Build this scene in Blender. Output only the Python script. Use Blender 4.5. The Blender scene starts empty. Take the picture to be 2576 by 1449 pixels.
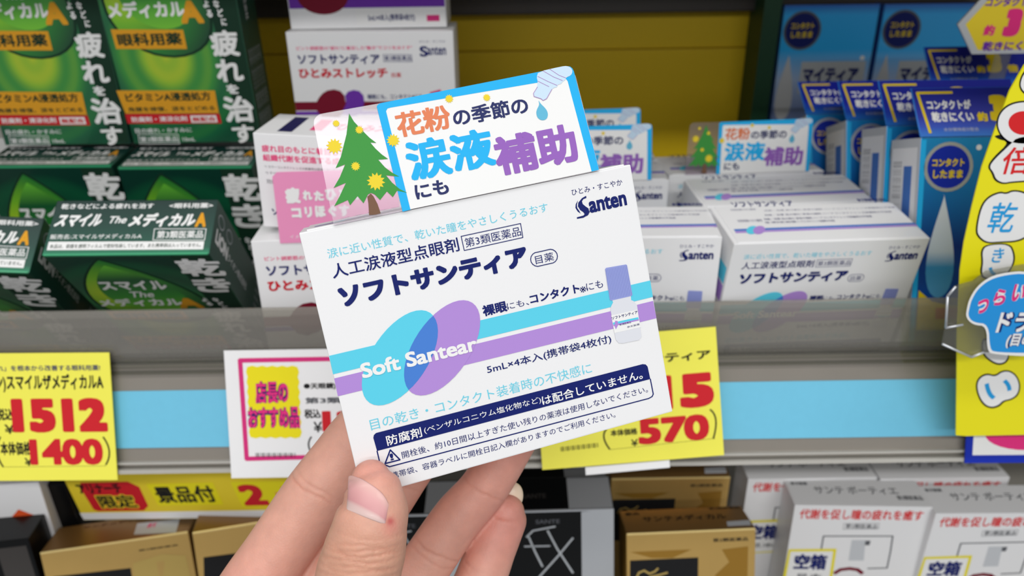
import bpy, bmesh, math, random
from mathutils import Vector, Matrix, Euler
from mathutils.bvhtree import BVHTree
from mathutils.kdtree import KDTree
import numpy as np
SC=bpy.context.scene
COL=SC.collection
MM=.001
# ---------------- camera, world, lamps, exposure ----------------
cam_d=bpy.data.cameras.new('camera'); cam=bpy.data.objects.new('camera',cam_d); COL.objects.link(cam); SC.camera=cam
cam_d.sensor_fit='HORIZONTAL'; cam_d.sensor_width=36; cam_d.lens=1950/2576*36
cam_d.clip_start=.01; cam_d.clip_end=30
cam_d.dof.use_dof=True; cam_d.dof.focus_distance=.2; cam_d.dof.aperture_fstop=cam_d.lens/1.7
PITCH=math.radians(26.4); ROLL=.015
fw=Vector((0,math.cos(PITCH),-math.sin(PITCH))); u0=Vector((0,math.sin(PITCH),math.cos(PITCH))); r0=Vector((1,0,0))
rt=r0*math.cos(ROLL)-u0*math.sin(ROLL); up=r0*math.sin(ROLL)+u0*math.cos(ROLL)
cam.matrix_world=Matrix(((rt.x,up.x,-fw.x,0),(rt.y,up.y,-fw.y,0),(rt.z,up.z,-fw.z,1.3),(0,0,0,1)))
w=bpy.data.worlds.new('world'); SC.world=w; w.use_nodes=True
w.node_tree.nodes['Background'].inputs[0].default_value=(.93,.97,1,1); w.node_tree.nodes['Background'].inputs[1].default_value=.32
def lamp(name,loc,size,energy,rot=(0,0,0),col=(1,.985,.96)):
    l=bpy.data.lights.new(name,'AREA'); l.shape='RECTANGLE'; l.size,l.size_y=size; l.energy=energy; l.color=col
    o=bpy.data.objects.new(name,l); COL.objects.link(o); o.location=loc; o.rotation_euler=rot; return o
lamp('ceiling_tube',(-.2,-.25,2.75),(2.6,.16),15)
lamp('ceiling_tube_row',(.2,-1.6,2.75),(2.6,.16),40)
lamp('ceiling_tube_aisle',(0,-3.2,2.75),(3.2,.16),55)
vs=SC.view_settings; SC.display_settings.display_device='sRGB'; vs.view_transform='Standard'; vs.look='None'; vs.gamma=1; vs.use_curve_mapping=False; vs.exposure=0.0
SC.cycles.use_denoising=True; SC.cycles.max_bounces=10; SC.cycles.transparent_max_bounces=24; SC.cycles.caustics_reflective=False; SC.cycles.caustics_refractive=False

# ---------------- materials ----------------
def lin(c):
    return tuple((v/255/12.92 if v<=10.3 else ((v/255+.055)/1.055)**2.4) for v in c)+(1,)
MATS={}
def mat(name,c,rough=.5,metal=0,coat=0,noise=0.0,bump=0,bscale=900,spec=.5):
    m=bpy.data.materials.new(name); m.use_nodes=True; nt=m.node_tree; b=nt.nodes['Principled BSDF']
    b.inputs['Base Color'].default_value=lin(c); b.inputs['Roughness'].default_value=rough; b.inputs['Metallic'].default_value=metal
    b.inputs['Coat Weight'].default_value=coat; b.inputs['Coat Roughness'].default_value=.12; b.inputs['Specular IOR Level'].default_value=spec
    if noise or bump:
        tc=nt.nodes.new('ShaderNodeTexCoord'); n=nt.nodes.new('ShaderNodeTexNoise'); n.inputs['Scale'].default_value=bscale; n.inputs['Detail'].default_value=4
        nt.links.new(tc.outputs['Object'],n.inputs['Vector'])
        if noise:
            r=nt.nodes.new('ShaderNodeMapRange'); r.inputs['To Min'].default_value=1-noise; r.inputs['To Max'].default_value=1+noise*.4
            nt.links.new(n.outputs['Fac'],r.inputs['Value'])
            x=nt.nodes.new('ShaderNodeMix'); x.data_type='RGBA'; x.blend_type='MULTIPLY'; x.inputs['Factor'].default_value=1; x.inputs['A'].default_value=lin(c)
            nt.links.new(r.outputs['Result'],x.inputs['B']); nt.links.new(x.outputs['Result'],b.inputs['Base Color'])
        if bump:
            q=nt.nodes.new('ShaderNodeBump'); q.inputs['Strength'].default_value=bump; q.inputs['Distance'].default_value=.0004
            nt.links.new(n.outputs['Fac'],q.inputs['Height']); nt.links.new(q.outputs['Normal'],b.inputs['Normal'])
    MATS[name]=m; return m
def ink(name,c,rough=.6,**k): return mat(name,c,rough,spec=.22,**k)
for n,c in dict(cyan=(92,208,234),purple=(178,140,216),lens=(72,128,212),ltcyan=(112,208,230),navy=(12,28,104),navyc=(40,48,100),white=(240,240,240),
    cyanf=(35,178,240),orange=(226,130,90),purplec=(150,100,188),tree=(64,150,66),trunk=(120,88,68),star=(236,210,52),drop=(100,184,216),mauve=(170,130,190),
    bottle=(222,224,232),cap=(150,160,220),capdark=(122,132,200),blue=(70,120,200),pink=(236,70,130),crimson=(205,20,45),wine=(120,10,40),violet=(110,50,170),
    magenta=(214,50,125),hotpink=(230,50,130),grey=(96,98,104),palegrey=(200,203,208),amber=(226,160,38),dkgreen=(18,52,36),red=(206,34,44),black=(22,22,24),
    yellow=(238,224,30),skyblue=(40,160,225),redtx=(222,40,44),bluew=(40,150,225),brown=(96,50,30),ltgrey=(190,195,200),bluedeep=(18,44,170),
    yellowtx=(236,206,20),orangemark=(226,86,40),navyside=(30,28,80),boxteal=(30,120,90)).items(): ink(n,c)
mat('tube',(196,220,240),.4)
mat('silver',(214,217,222),.35,.55); mat('gold',(222,182,108),.36,.7,noise=.06,bscale=60); mat('gold_glint',(250,222,150),.3,.5); mat('golddk',(176,132,52),.35,.6); mat('goldlt',(222,190,110),.35,.7)
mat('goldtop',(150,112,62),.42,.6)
mat('card_white',(238,238,240),.5,0,.12,bump=.06,bscale=1500)
mat('card_edge',(214,214,214),.6)
mat('black_gloss',(9,10,12),.3,0,.0,spec=.25)
mat('paper_yellow',(244,238,86),.6,noise=.03,bscale=80)
mat('paper_white',(240,240,242),.6,noise=.02,bscale=80)
mat('sign_yellow',(244,234,10),.5,noise=.02,bscale=60)
mat('cyan_paper',(112,196,228),.6,noise=.04,bscale=300)
mat('shelf_grey',(150,146,138),.45,noise=.05,bscale=40)
mat('rail_grey',(138,132,124),.3,noise=.1,bscale=30,coat=.3)
mat('dark_steel',(66,62,60),.4,.2,noise=.08,bscale=30)
mat('panel_yellow',(222,188,0),.55,noise=.05,bscale=12)
mat('post_green',(6,62,36),.5)
mat('riser_white',(212,212,210),.6,noise=.03)
mat('pink_card',(240,150,195),.4)
mat('green_side',(24,72,58),.35,0,.3,noise=.1,bscale=50)
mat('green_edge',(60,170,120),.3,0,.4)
mat('nail_pale',(236,214,190),.3)
def clear(name,haze,tint,rough=.06,refl=.12,hazecol=(150,148,142)):
    m=bpy.data.materials.new(name); m.use_nodes=True; nt=m.node_tree; nt.nodes.remove(nt.nodes['Principled BSDF']); o=nt.nodes['Material Output']
    t=nt.nodes.new('ShaderNodeBsdfTransparent'); t.inputs[0].default_value=lin(tint)
    d=nt.nodes.new('ShaderNodeBsdfDiffuse'); d.inputs[0].default_value=lin(hazecol)
    g=nt.nodes.new('ShaderNodeBsdfGlossy'); g.inputs['Roughness'].default_value=rough
    a=nt.nodes.new('ShaderNodeMixShader'); a.inputs[0].default_value=haze; nt.links.new(t.outputs[0],a.inputs[1]); nt.links.new(d.outputs[0],a.inputs[2])
    f=nt.nodes.new('ShaderNodeFresnel'); f.inputs[0].default_value=1.45
    mp=nt.nodes.new('ShaderNodeMath'); mp.operation='MULTIPLY_ADD'; mp.inputs[1].default_value=.8; mp.inputs[2].default_value=refl*.3; nt.links.new(f.outputs[0],mp.inputs[0])
    b=nt.nodes.new('ShaderNodeMixShader'); nt.links.new(mp.outputs[0],b.inputs[0]); nt.links.new(a.outputs[0],b.inputs[1]); nt.links.new(g.outputs[0],b.inputs[2])
    nt.links.new(b.outputs[0],o.inputs[0]); MATS[name]=m; return m
clear('lip_clear',.5,(240,240,235),.05,hazecol=(240,236,228)); clear('guard_clear',.25,(226,224,218),.1,hazecol=(205,200,192)); clear('card_clear',.08,(245,240,245),.22,hazecol=(225,220,225)); clear('plate_clear',.1,(235,235,228),.05); clear('pink_clear',.5,(250,190,220),.2,hazecol=(240,150,195))  # milky reflections in guard_clear and lip_clear's pale highlights are put in as haze colour
def graded(name,stops,kind,rough=.35,metal=0,coat=.3,center=(.5,.5),rings=0,sx=1,sy=1):
    """colour gradient laid out in the panel's own UV: kind 'v' (up the panel) or 'r' (around a centre)"""
    m=bpy.data.materials.new(name); m.use_nodes=True; nt=m.node_tree; b=nt.nodes['Principled BSDF']
    b.inputs['Roughness'].default_value=rough; b.inputs['Metallic'].default_value=metal; b.inputs['Coat Weight'].default_value=coat
    uv=nt.nodes.new('ShaderNodeUVMap'); sp=nt.nodes.new('ShaderNodeSeparateXYZ'); nt.links.new(uv.outputs[0],sp.inputs[0])
    cr=nt.nodes.new('ShaderNodeValToRGB')
    while len(cr.color_ramp.elements)<len(stops): cr.color_ramp.elements.new(.5)
    for e,(p,c) in zip(cr.color_ramp.elements,stops): e.position=p; e.color=lin(c)
    if kind=='v': nt.links.new(sp.outputs['Y'],cr.inputs[0])
    else:
        mpn=nt.nodes.new('ShaderNodeMapping'); mpn.inputs['Location'].default_value=(-center[0]*sx,-center[1]*sy,0); mpn.inputs['Scale'].default_value=(sx,sy,1)
        nt.links.new(uv.outputs[0],mpn.inputs[0]); ln=nt.nodes.new('ShaderNodeVectorMath'); ln.operation='LENGTH'; nt.links.new(mpn.outputs[0],ln.inputs[0]); src=ln.outputs['Value']
        if rings:
            s=nt.nodes.new('ShaderNodeMath'); s.operation='SINE'; q=nt.nodes.new('ShaderNodeMath'); q.operation='MULTIPLY'; q.inputs[1].default_value=rings
            nt.links.new(src,q.inputs[0]); nt.links.new(q.outputs[0],s.inputs[0]); a=nt.nodes.new('ShaderNodeMath'); a.operation='MULTIPLY_ADD'; a.inputs[1].default_value=.06
            nt.links.new(s.outputs[0],a.inputs[0]); nt.links.new(src,a.inputs[2]); src=a.outputs[0]
        nt.links.new(src,cr.inputs[0])
    nt.links.new(cr.outputs[0],b.inputs['Base Color']); MATS[name]=m; return m
graded('green_front',[(0,(196,208,40)),(.14,(140,190,44)),(.3,(56,146,58)),(.5,(14,98,60)),(.8,(6,56,44))],'r',center=(.4,.4),rings=34,sx=1.0,sy=1.35)
graded('green_drop',[(0,(190,220,40)),(.35,(120,190,40)),(.7,(40,130,50)),(1,(12,70,40))],'r',center=(.16,.5),sx=1.1,sy=1.4)
graded('green_top',[(0,(40,140,100)),(.12,(22,86,68)),(.5,(16,64,54)),(1,(12,46,42))],'v',.5,0,.05)
graded('blue_front',[(0,(30,80,190)),(.35,(20,90,200)),(.55,(16,60,160)),(.8,(30,140,225)),(1,(40,165,240))],'v',.25,.35,.5)
graded('blue_back',[(0,(30,40,80)),(.3,(130,150,200)),(.5,(170,195,235)),(.7,(30,180,255)),(.93,(40,180,255)),(1,(20,90,190))],'v',.4,0,.2)  # bright cyan band puts the foil's reflected glow into the colour
graded('blue_header',[(0,(30,120,215)),(.2,(24,70,190)),(.4,(12,30,160)),(1,(10,24,150))],'v',.5,0,0)
graded('drop_white',[(0,(90,170,220)),(.3,(60,150,205)),(.45,(205,218,232)),(1,(225,230,238))],'v',.4)
graded('drop_core',[(0,(120,200,50)),(.35,(50,150,50)),(.7,(20,90,50)),(1,(110,200,60))],'v')
graded('clear_drop',[(0,(70,130,60)),(1,(10,70,40))],'v')
# skin with its own blotchy colour carried by the hand's vertices
m=bpy.data.materials.new('skin'); m.use_nodes=True; nt=m.node_tree; b=nt.nodes['Principled BSDF']; MATS['skin']=m
at=nt.nodes.new('ShaderNodeAttribute'); at.attribute_name='tint'
tc=nt.nodes.new('ShaderNodeTexCoord'); n1=nt.nodes.new('ShaderNodeTexNoise'); n1.inputs['Scale'].default_value=260; n1.inputs['Detail'].default_value=5; nt.links.new(tc.outputs['Object'],n1.inputs['Vector'])
mr=nt.nodes.new('ShaderNodeMapRange'); mr.inputs['From Min'].default_value=.3; mr.inputs['From Max'].default_value=.7; mr.inputs['To Min'].default_value=.93; mr.inputs['To Max'].default_value=1.04; nt.links.new(n1.outputs['Fac'],mr.inputs['Value'])
mx=nt.nodes.new('ShaderNodeMix'); mx.data_type='RGBA'; mx.blend_type='MULTIPLY'; mx.inputs['Factor'].default_value=1; nt.links.new(at.outputs['Color'],mx.inputs['A']); nt.links.new(mr.outputs['Result'],mx.inputs['B']); nt.links.new(mx.outputs['Result'],b.inputs['Base Color'])
v=nt.nodes.new('ShaderNodeTexVoronoi'); v.inputs['Scale'].default_value=1500; nt.links.new(tc.outputs['Object'],v.inputs['Vector'])
bp=nt.nodes.new('ShaderNodeBump'); bp.inputs['Strength'].default_value=.16; bp.inputs['Distance'].default_value=.0003; nt.links.new(v.outputs['Distance'],bp.inputs['Height']); nt.links.new(bp.outputs['Normal'],b.inputs['Normal'])
b.inputs['Roughness'].default_value=.5; b.inputs['Subsurface Weight'].default_value=.25; b.inputs['Subsurface Radius'].default_value=(1,.35,.2); b.inputs['Subsurface Scale'].default_value=.003
m=bpy.data.materials.new('nail'); m.use_nodes=True; nt=m.node_tree; b=nt.nodes['Principled BSDF']; MATS['nail']=m
uv=nt.nodes.new('ShaderNodeUVMap'); sp=nt.nodes.new('ShaderNodeSeparateXYZ'); nt.links.new(uv.outputs[0],sp.inputs[0])
ad=nt.nodes.new('ShaderNodeMath'); ad.operation='MULTIPLY_ADD'; ad.inputs[1].default_value=.16; nt.links.new(sp.outputs['X'],ad.inputs[0]); nt.links.new(sp.outputs['Y'],ad.inputs[2])
cr=nt.nodes.new('ShaderNodeValToRGB'); nt.links.new(ad.outputs[0],cr.inputs[0])
while len(cr.color_ramp.elements)<5: cr.color_ramp.elements.new(.5)
for e,(p,c) in zip(cr.color_ramp.elements,[(.0,(222,196,190)),(.26,(214,180,176)),(.36,(208,148,150)),(.7,(220,162,162)),(.97,(226,178,172))]): e.position=p; e.color=lin(c)
nt.links.new(cr.outputs[0],b.inputs['Base Color']); b.inputs['Roughness'].default_value=.42; b.inputs['Coat Weight'].default_value=.1

# ---------------- helpers ----------------
def link(name,me,parent=None,kind=None):
    o=bpy.data.objects.new(name,me); COL.objects.link(o)
    if parent: o.parent=parent
    if kind: o['kind']=kind
    return o
def tag(o,label,cat,group=None):
    o['label']=label; o['category']=cat
    if group: o['group']=group
    return o
def pose(o,T,r): o.location=[v*MM for v in T]; o.rotation_euler=r
def bm_obj(name,bm,mats,parent=None,kind=None,smooth=False):
    me=bpy.data.meshes.new(name); bm.normal_update(); bm.to_mesh(me); bm.free()
    for m in (mats if isinstance(mats,(list,tuple)) else [mats]): me.materials.append(MATS[m])
    if smooth:
        for p in me.polygons: p.use_smooth=True
    return link(name,me,parent,kind)
def add_box(bm,x0,x1,y0,y1,z0,z1,bev=0,mi=0):
    r=bmesh.ops.create_cube(bm,size=1); vs=r['verts']
    for v in vs: v.co=Vector((((x0+x1)/2+v.co.x*(x1-x0))*MM,((y0+y1)/2+v.co.y*(y1-y0))*MM,((z0+z1)/2+v.co.z*(z1-z0))*MM))
    fs={f for v in vs for f in v.link_faces}
    for f in fs: f.material_index=mi
    if bev: bmesh.ops.bevel(bm,geom=list({e for v in vs for e in v.link_edges}),offset=bev*MM,segments=2,affect='EDGES',profile=.6)
def boxobj(name,dims,m,parent=None,kind=None,bev=0):
    bm=bmesh.new(); add_box(bm,*dims,bev=bev); return bm_obj(name,bm,m,parent,kind)
def prism(name,pts,t,m,parent=None,y=0):
    """upright sheet with a real thickness: outline (x,z), front face at y, thickness t going back"""
    bm=bmesh.new(); f=[bm.verts.new((a*MM,y*MM,c*MM)) for a,c in pts]; k=[bm.verts.new((a*MM,(y+t)*MM,c*MM)) for a,c in pts]
    bm.faces.new(f); bm.faces.new(k[::-1]); n=len(pts)
    for i in range(n): bm.faces.new((f[i],k[i],k[(i+1)%n],f[(i+1)%n]))
    bmesh.ops.recalc_face_normals(bm,faces=bm.faces); return bm_obj(name,bm,m,parent)
_tc=bpy.data.curves.new('lettering_source','FONT'); _to=bpy.data.objects.new('lettering_source',_tc); COL.objects.link(_to); _tc.fill_mode='FRONT'
_cache={}
RING8=((1,0),(-1,0),(0,1),(0,-1),(.9,.9),(-.9,.9),(.9,-.9),(-.9,-.9))
RING16=RING8+((1,.5),(1,-.5),(-1,.5),(-1,-.5),(.5,1),(-.5,1),(.5,-1),(-.5,-1))
def glyphs(s,bold,res):
    k=(s,bold,res)
    if k not in _cache:
        _tc.body=s; _tc.offset=0; _tc.resolution_u=res
        dg=bpy.context.evaluated_depsgraph_get(); dg.update(); me=bpy.data.meshes.new_from_object(_to.evaluated_get(dg))
        n=len(me.vertices); co=np.zeros(n*3); me.vertices.foreach_get('co',co); co=co.reshape(-1,3)[:,:2]
        fs=[tuple(p.vertices) for p in me.polygons]; bpy.data.meshes.remove(me)
        co=np.c_[co,np.zeros(n)]
        if bold:
            base=co; f0=list(fs); co=[base]
            for q,(dx,dy) in enumerate(RING8 if bold<.04 else RING16): co.append(base+np.array([dx*bold,dy*bold,(q+1)*.003])); fs=fs+[tuple(i+n*(q+1) for i in f) for f in f0]
            co=np.concatenate(co)
        lo=co.min(0); hi=co.max(0); dv=np.maximum(hi-lo,1e-6); lo[2]=0; dv[2]=1; _cache[k]=((co-lo)/dv,fs)
    return _cache[k]
class Print:
    """flat ink on one face of a carton, card or sign; (a,b) run along the face in mm"""
    def __init__(s,face,dims,uvdims=None):
        s.face=face; s.d=dims; s.v=[]; s.f=[]; s.mi=[]; s.mats=[]; s.uv=[]; s.uvd=uvdims or {'f':(-dims[0]/2,0,dims[0],dims[1]),'t':(-dims[0]/2,0,dims[0],dims[2]),'r':(0,0,dims[2],dims[1]),'l':(0,0,dims[2],dims[1])}[face]
    def m(s,n):
        if n not in s.mats: s.mats.append(n)
        return s.mats.index(n)
    def put(s,pts,ly):
        w,h,d=s.d
        for a,b,*e in pts:
            o=.05+.03*ly+(e[0] if e else 0)
            s.v.append({'f':(a,-o,b),'t':(a,b,h+o),'r':(w/2+o,a,b),'l':(-w/2-o,a,b)}[s.face]); s.uv.append(((a-s.uvd[0])/s.uvd[2],(b-s.uvd[1])/s.uvd[3]))
    def poly(s,pts,m,ly=1,uvfit=False):
        i=len(s.v); s.put(pts,ly); s.f.append(tuple(range(i,i+len(pts)))); s.mi.append(s.m(m))
        if uvfit:
            xs=[p[0] for p in pts]; ys=[p[1] for p in pts]
            for k,(a,b) in enumerate(pts): s.uv[i+k]=((a-min(xs))/(max(xs)-min(xs)),(b-min(ys))/(max(ys)-min(ys)))
    def rect(s,x0,y0,x1,y1,m,ly=1): s.poly([(x0,y0),(x1,y0),(x1,y1),(x0,y1)],m,ly)
    def disc(s,x,y,r,m,ly=1,ry=None,n=28,uvfit=False): s.poly([(x+r*math.cos(k*2*math.pi/n),y+(ry or r)*math.sin(k*2*math.pi/n)) for k in range(n)],m,ly,uvfit)
    def line(s,pts,w,m,ly=1,closed=0):
        q=list(pts)+([pts[0]] if closed else [])
        for k_,(a,b) in enumerate(zip(q,q[1:])):
            e_=k_*.002; dx,dy=b[0]-a[0],b[1]-a[1]; L=math.hypot(dx,dy) or 1; dx,dy=dx/L*w/2,dy/L*w/2; e=.5
            s.poly([(a[0]-dx*e+dy,a[1]-dy*e-dx,e_),(b[0]+dx*e+dy,b[1]+dy*e-dx,e_),(b[0]+dx*e-dy,b[1]+dy*e+dx,e_),(a[0]-dx*e-dy,a[1]-dy*e+dx,e_)],m,ly)
    def star(s,x,y,r,n,m,ly): s.poly([(x+(r if k%2==0 else r*.66)*math.cos(math.pi*k/n+.2),y+(r if k%2==0 else r*.66)*math.sin(math.pi*k/n+.2)) for k in range(2*n)],m,ly)
    def text(s,t,m,x0,y0,x1,y1,bold=0,ly=1,sh=0,rot=0):
        big=max(abs(x1-x0)/max(len(t),1),abs(y1-y0)); co,fs=glyphs(t,bold,4 if big>3 else 2)
        i=len(s.v)
        if rot==0: P=[(x0+(x1-x0)*a+sh*(y1-y0)*b,y0+(y1-y0)*b,e) for a,b,e in co]
        elif rot==1: P=[(x0+(x1-x0)*(1-b),y0+(y1-y0)*a,e) for a,b,e in co]
        else: P=[(x0+(x1-x0)*b,y1-(y1-y0)*a,e) for a,b,e in co]
        s.put(P,ly); k=s.m(m)
        for f in fs: s.f.append(tuple(i+j for j in f)); s.mi.append(k)
    def run(s,tab,parent,default,dx=0,dz=0):
        """draw a table of prints; ('part', name) starts a new child mesh"""
        cur={default:s}; c=s; order=[default]
        for e in tab:
            if e[0]=='part':
                if e[1] not in cur: cur[e[1]]=Print(s.face,s.d,s.uvd); order.append(e[1])
                c=cur[e[1]]
            elif e[0]=='t': c.text(e[1],e[2],e[3],e[4],e[5],e[6],*e[7:])
            elif e[0]=='p': c.poly(e[2],e[1],e[3])
            elif e[0]=='l': c.line(e[2],e[3],e[1],e[4],e[5])
            elif e[0]=='s': c.star(e[2],e[3],e[4],e[5],e[1],e[6])
        return [cur[k].build(k.split('#')[0],parent) for k in order if cur[k].v]
    def build(s,name,parent):
        me=bpy.data.meshes.new(name); me.from_pydata([(a*MM,b*MM,c*MM) for a,b,c in s.v],[],s.f)
        for m in s.mats: me.materials.append(MATS[m])
        me.polygons.foreach_set('material_index',s.mi); u=me.uv_layers.new(name='UVMap')
        for lp in me.loops: u.data[lp.index].uv=s.uv[lp.vertex_index]
        return link(name,me,parent)
def carton(name,w,h,d,mats='card_white',bev=.35,parent=None):
    """folding carton: mats = one name, or (front, top, side)"""
    bm=bmesh.new(); add_box(bm,-w/2,w/2,0,d,0,h,bev)
    ms=[mats] if isinstance(mats,str) else list(mats)
    if len(ms)>1:
        bm.normal_update()
        for f in bm.faces: f.material_index=0 if f.normal.y<-.7 else (1 if f.normal.z>.7 else 2)
        uvl=bm.loops.layers.uv.new('UVMap')
        for f in bm.faces:
            for lp in f.loops:
                c=lp.vert.co/MM; lp[uvl].uv=((c.x+w/2)/w,c.z/h) if f.material_index==0 else ((c.x+w/2)/w,c.y/d)
    return bm_obj(name,bm,ms,parent)
def copy_tree(o,parent=None,skip=()):
    c=o.copy(); COL.objects.link(c); c.parent=parent
    for ch in list(o.children):
        if ch.name.split('.')[0] not in skip: copy_tree(ch,c,skip)
    return c
# ---------------- layouts: poses in mm and radians, prints in face millimetres ----------------
POSE={'hero':{'T':[2.55,162.33,1171.21],'r':[-0.3347,-0.0991,0.2744],'d':[85,67.8,31]},'R1':{'T':[129.99,303.24,1106.39],'r':[0.1429,0.0278,0.1028],'d':[85,67.8,32]},'R2':{'T':[129.98,351.01,1103.35],'r':[0.1023,0.0218,0.1151],'d':[85,67.8,31]},'R3':{'T':[122.83,389.84,1103.86],'r':[0,0.0252,0.1228],'d':[85,67.8,31]},'L1':{'T':[44.89,298.35,1108.02],'r':[0.0451,-0.0081,-0.0398],'d':[85,67.8,31]},'L2':{'T':[36.38,368.7,1108],'r':[0,0,0],'d':[85,67.8,31]},'S1':{'T':[-65.77,297.74,1107.96],'r':[-0.026,0.0014,0.0475],'d':[85,67.8,31]},'S2':{'T':[-62.23,302.38,1177.02],'r':[0,0.0461,-0.0821],'d':[85,40.28,31]},'S3':{'T':[-70.81,410.48,1175.01],'r':[0.0074,0.0062,-0.0065],'d':[85,67.8,31]},'S4':{'T':[-75.8,453.8,1240.69],'r':[0,0.004,-0.0005],'d':[85,67.8,31]},'G1':{'T':[-164.7,362.28,1081.76],'r':[0.6409,0.0223,0.0387],'d':[68,112,27]},'G0':{'T':[-255.24,364.67,1078.1],'r':[0.6689,0.1065,0.0994],'d':[68,112,27]},'G2':{'T':[-166.63,394.31,1071.05],'r':[0.1215,0.011,0.0153],'d':[68,112,27]},'G3':{'T':[-236.84,394.11,1071.91],'r':[0.1014,0.0024,-0.0148],'d':[68,112,27]},'B2':{'T':[-165.18,402.89,1188.65],'r':[0.0232,-0.0089,-0.0161],'d':[68,112,27]},'B1':{'T':[-234.6,403.91,1188.36],'r':[-0.0362,-0.0071,-0.0382],'d':[68,112,27]},'W1':{'T':[185.54,313.02,931],'r':[-0.0354,-0.0083,-0.0515],'d':[72,79.83,22]},'W2':{'T':[256.12,308.74,931],'r':[-0.0018,-0.0009,-0.0136],'d':[72,84.25,22]},'W0':{'T':[532.06,1297.44,104.15],'r':[0,0.0153,-0.0231],'d':[72,80,22]},'GR1':{'T':[89.87,267.64,931],'r':[-0.2798,-0.0198,0.0177],'d':[65,90.17,25]},'GR2':{'T':[84.77,330.62,931],'r':[0,-0.0008,0.0012],'d':[65,88.24,25]},'GL1':{'T':[-201.7,281.89,931],'r':[-0.2322,-0.012,0.1751],'d':[72,80.08,25]},'GL2':{'T':[-124.14,280.57,931],'r':[-0.2758,0.0198,0.2362],'d':[72,89.63,25]},'FX1':{'T':[15.26,291.92,931],'r':[-0.0069,-0.0281,-0.0132],'d':[72,101.17,25]},'FX2':{'T':[12.78,317.52,931],'r':[0,-0.0058,0.0126],'d':[72,97.89,25]},'M1':{'T':[206.68,291.86,1109.08],'r':[-0.3142,0,0],'d':[62,104,26]},'L3':{'T':[35.95,401.79,1108],'r':[0,0,0],'d':[85,67.8,31]},'Mb1':{'T':[211.2,528.86,1143.28],'r':[-0.0332,-0.0001,-0.0083],'d':[62,95,26]},'M2':{'T':[205.34,320.86,1106.53],'r':[-0.3142,0,0],'d':[62,104,26]},'M3':{'T':[202.62,349.86,1103.09],'r':[-0.4,0,0],'d':[62,104,26]},'M4':{'T':[196.51,378.86,1101.11],'r':[-0.5,0,0],'d':[62,104,26]},'M5':{'T':[258.4,387.86,1110.32],'r':[-0.3142,0,0],'d':[62,104,26]}}
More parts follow.
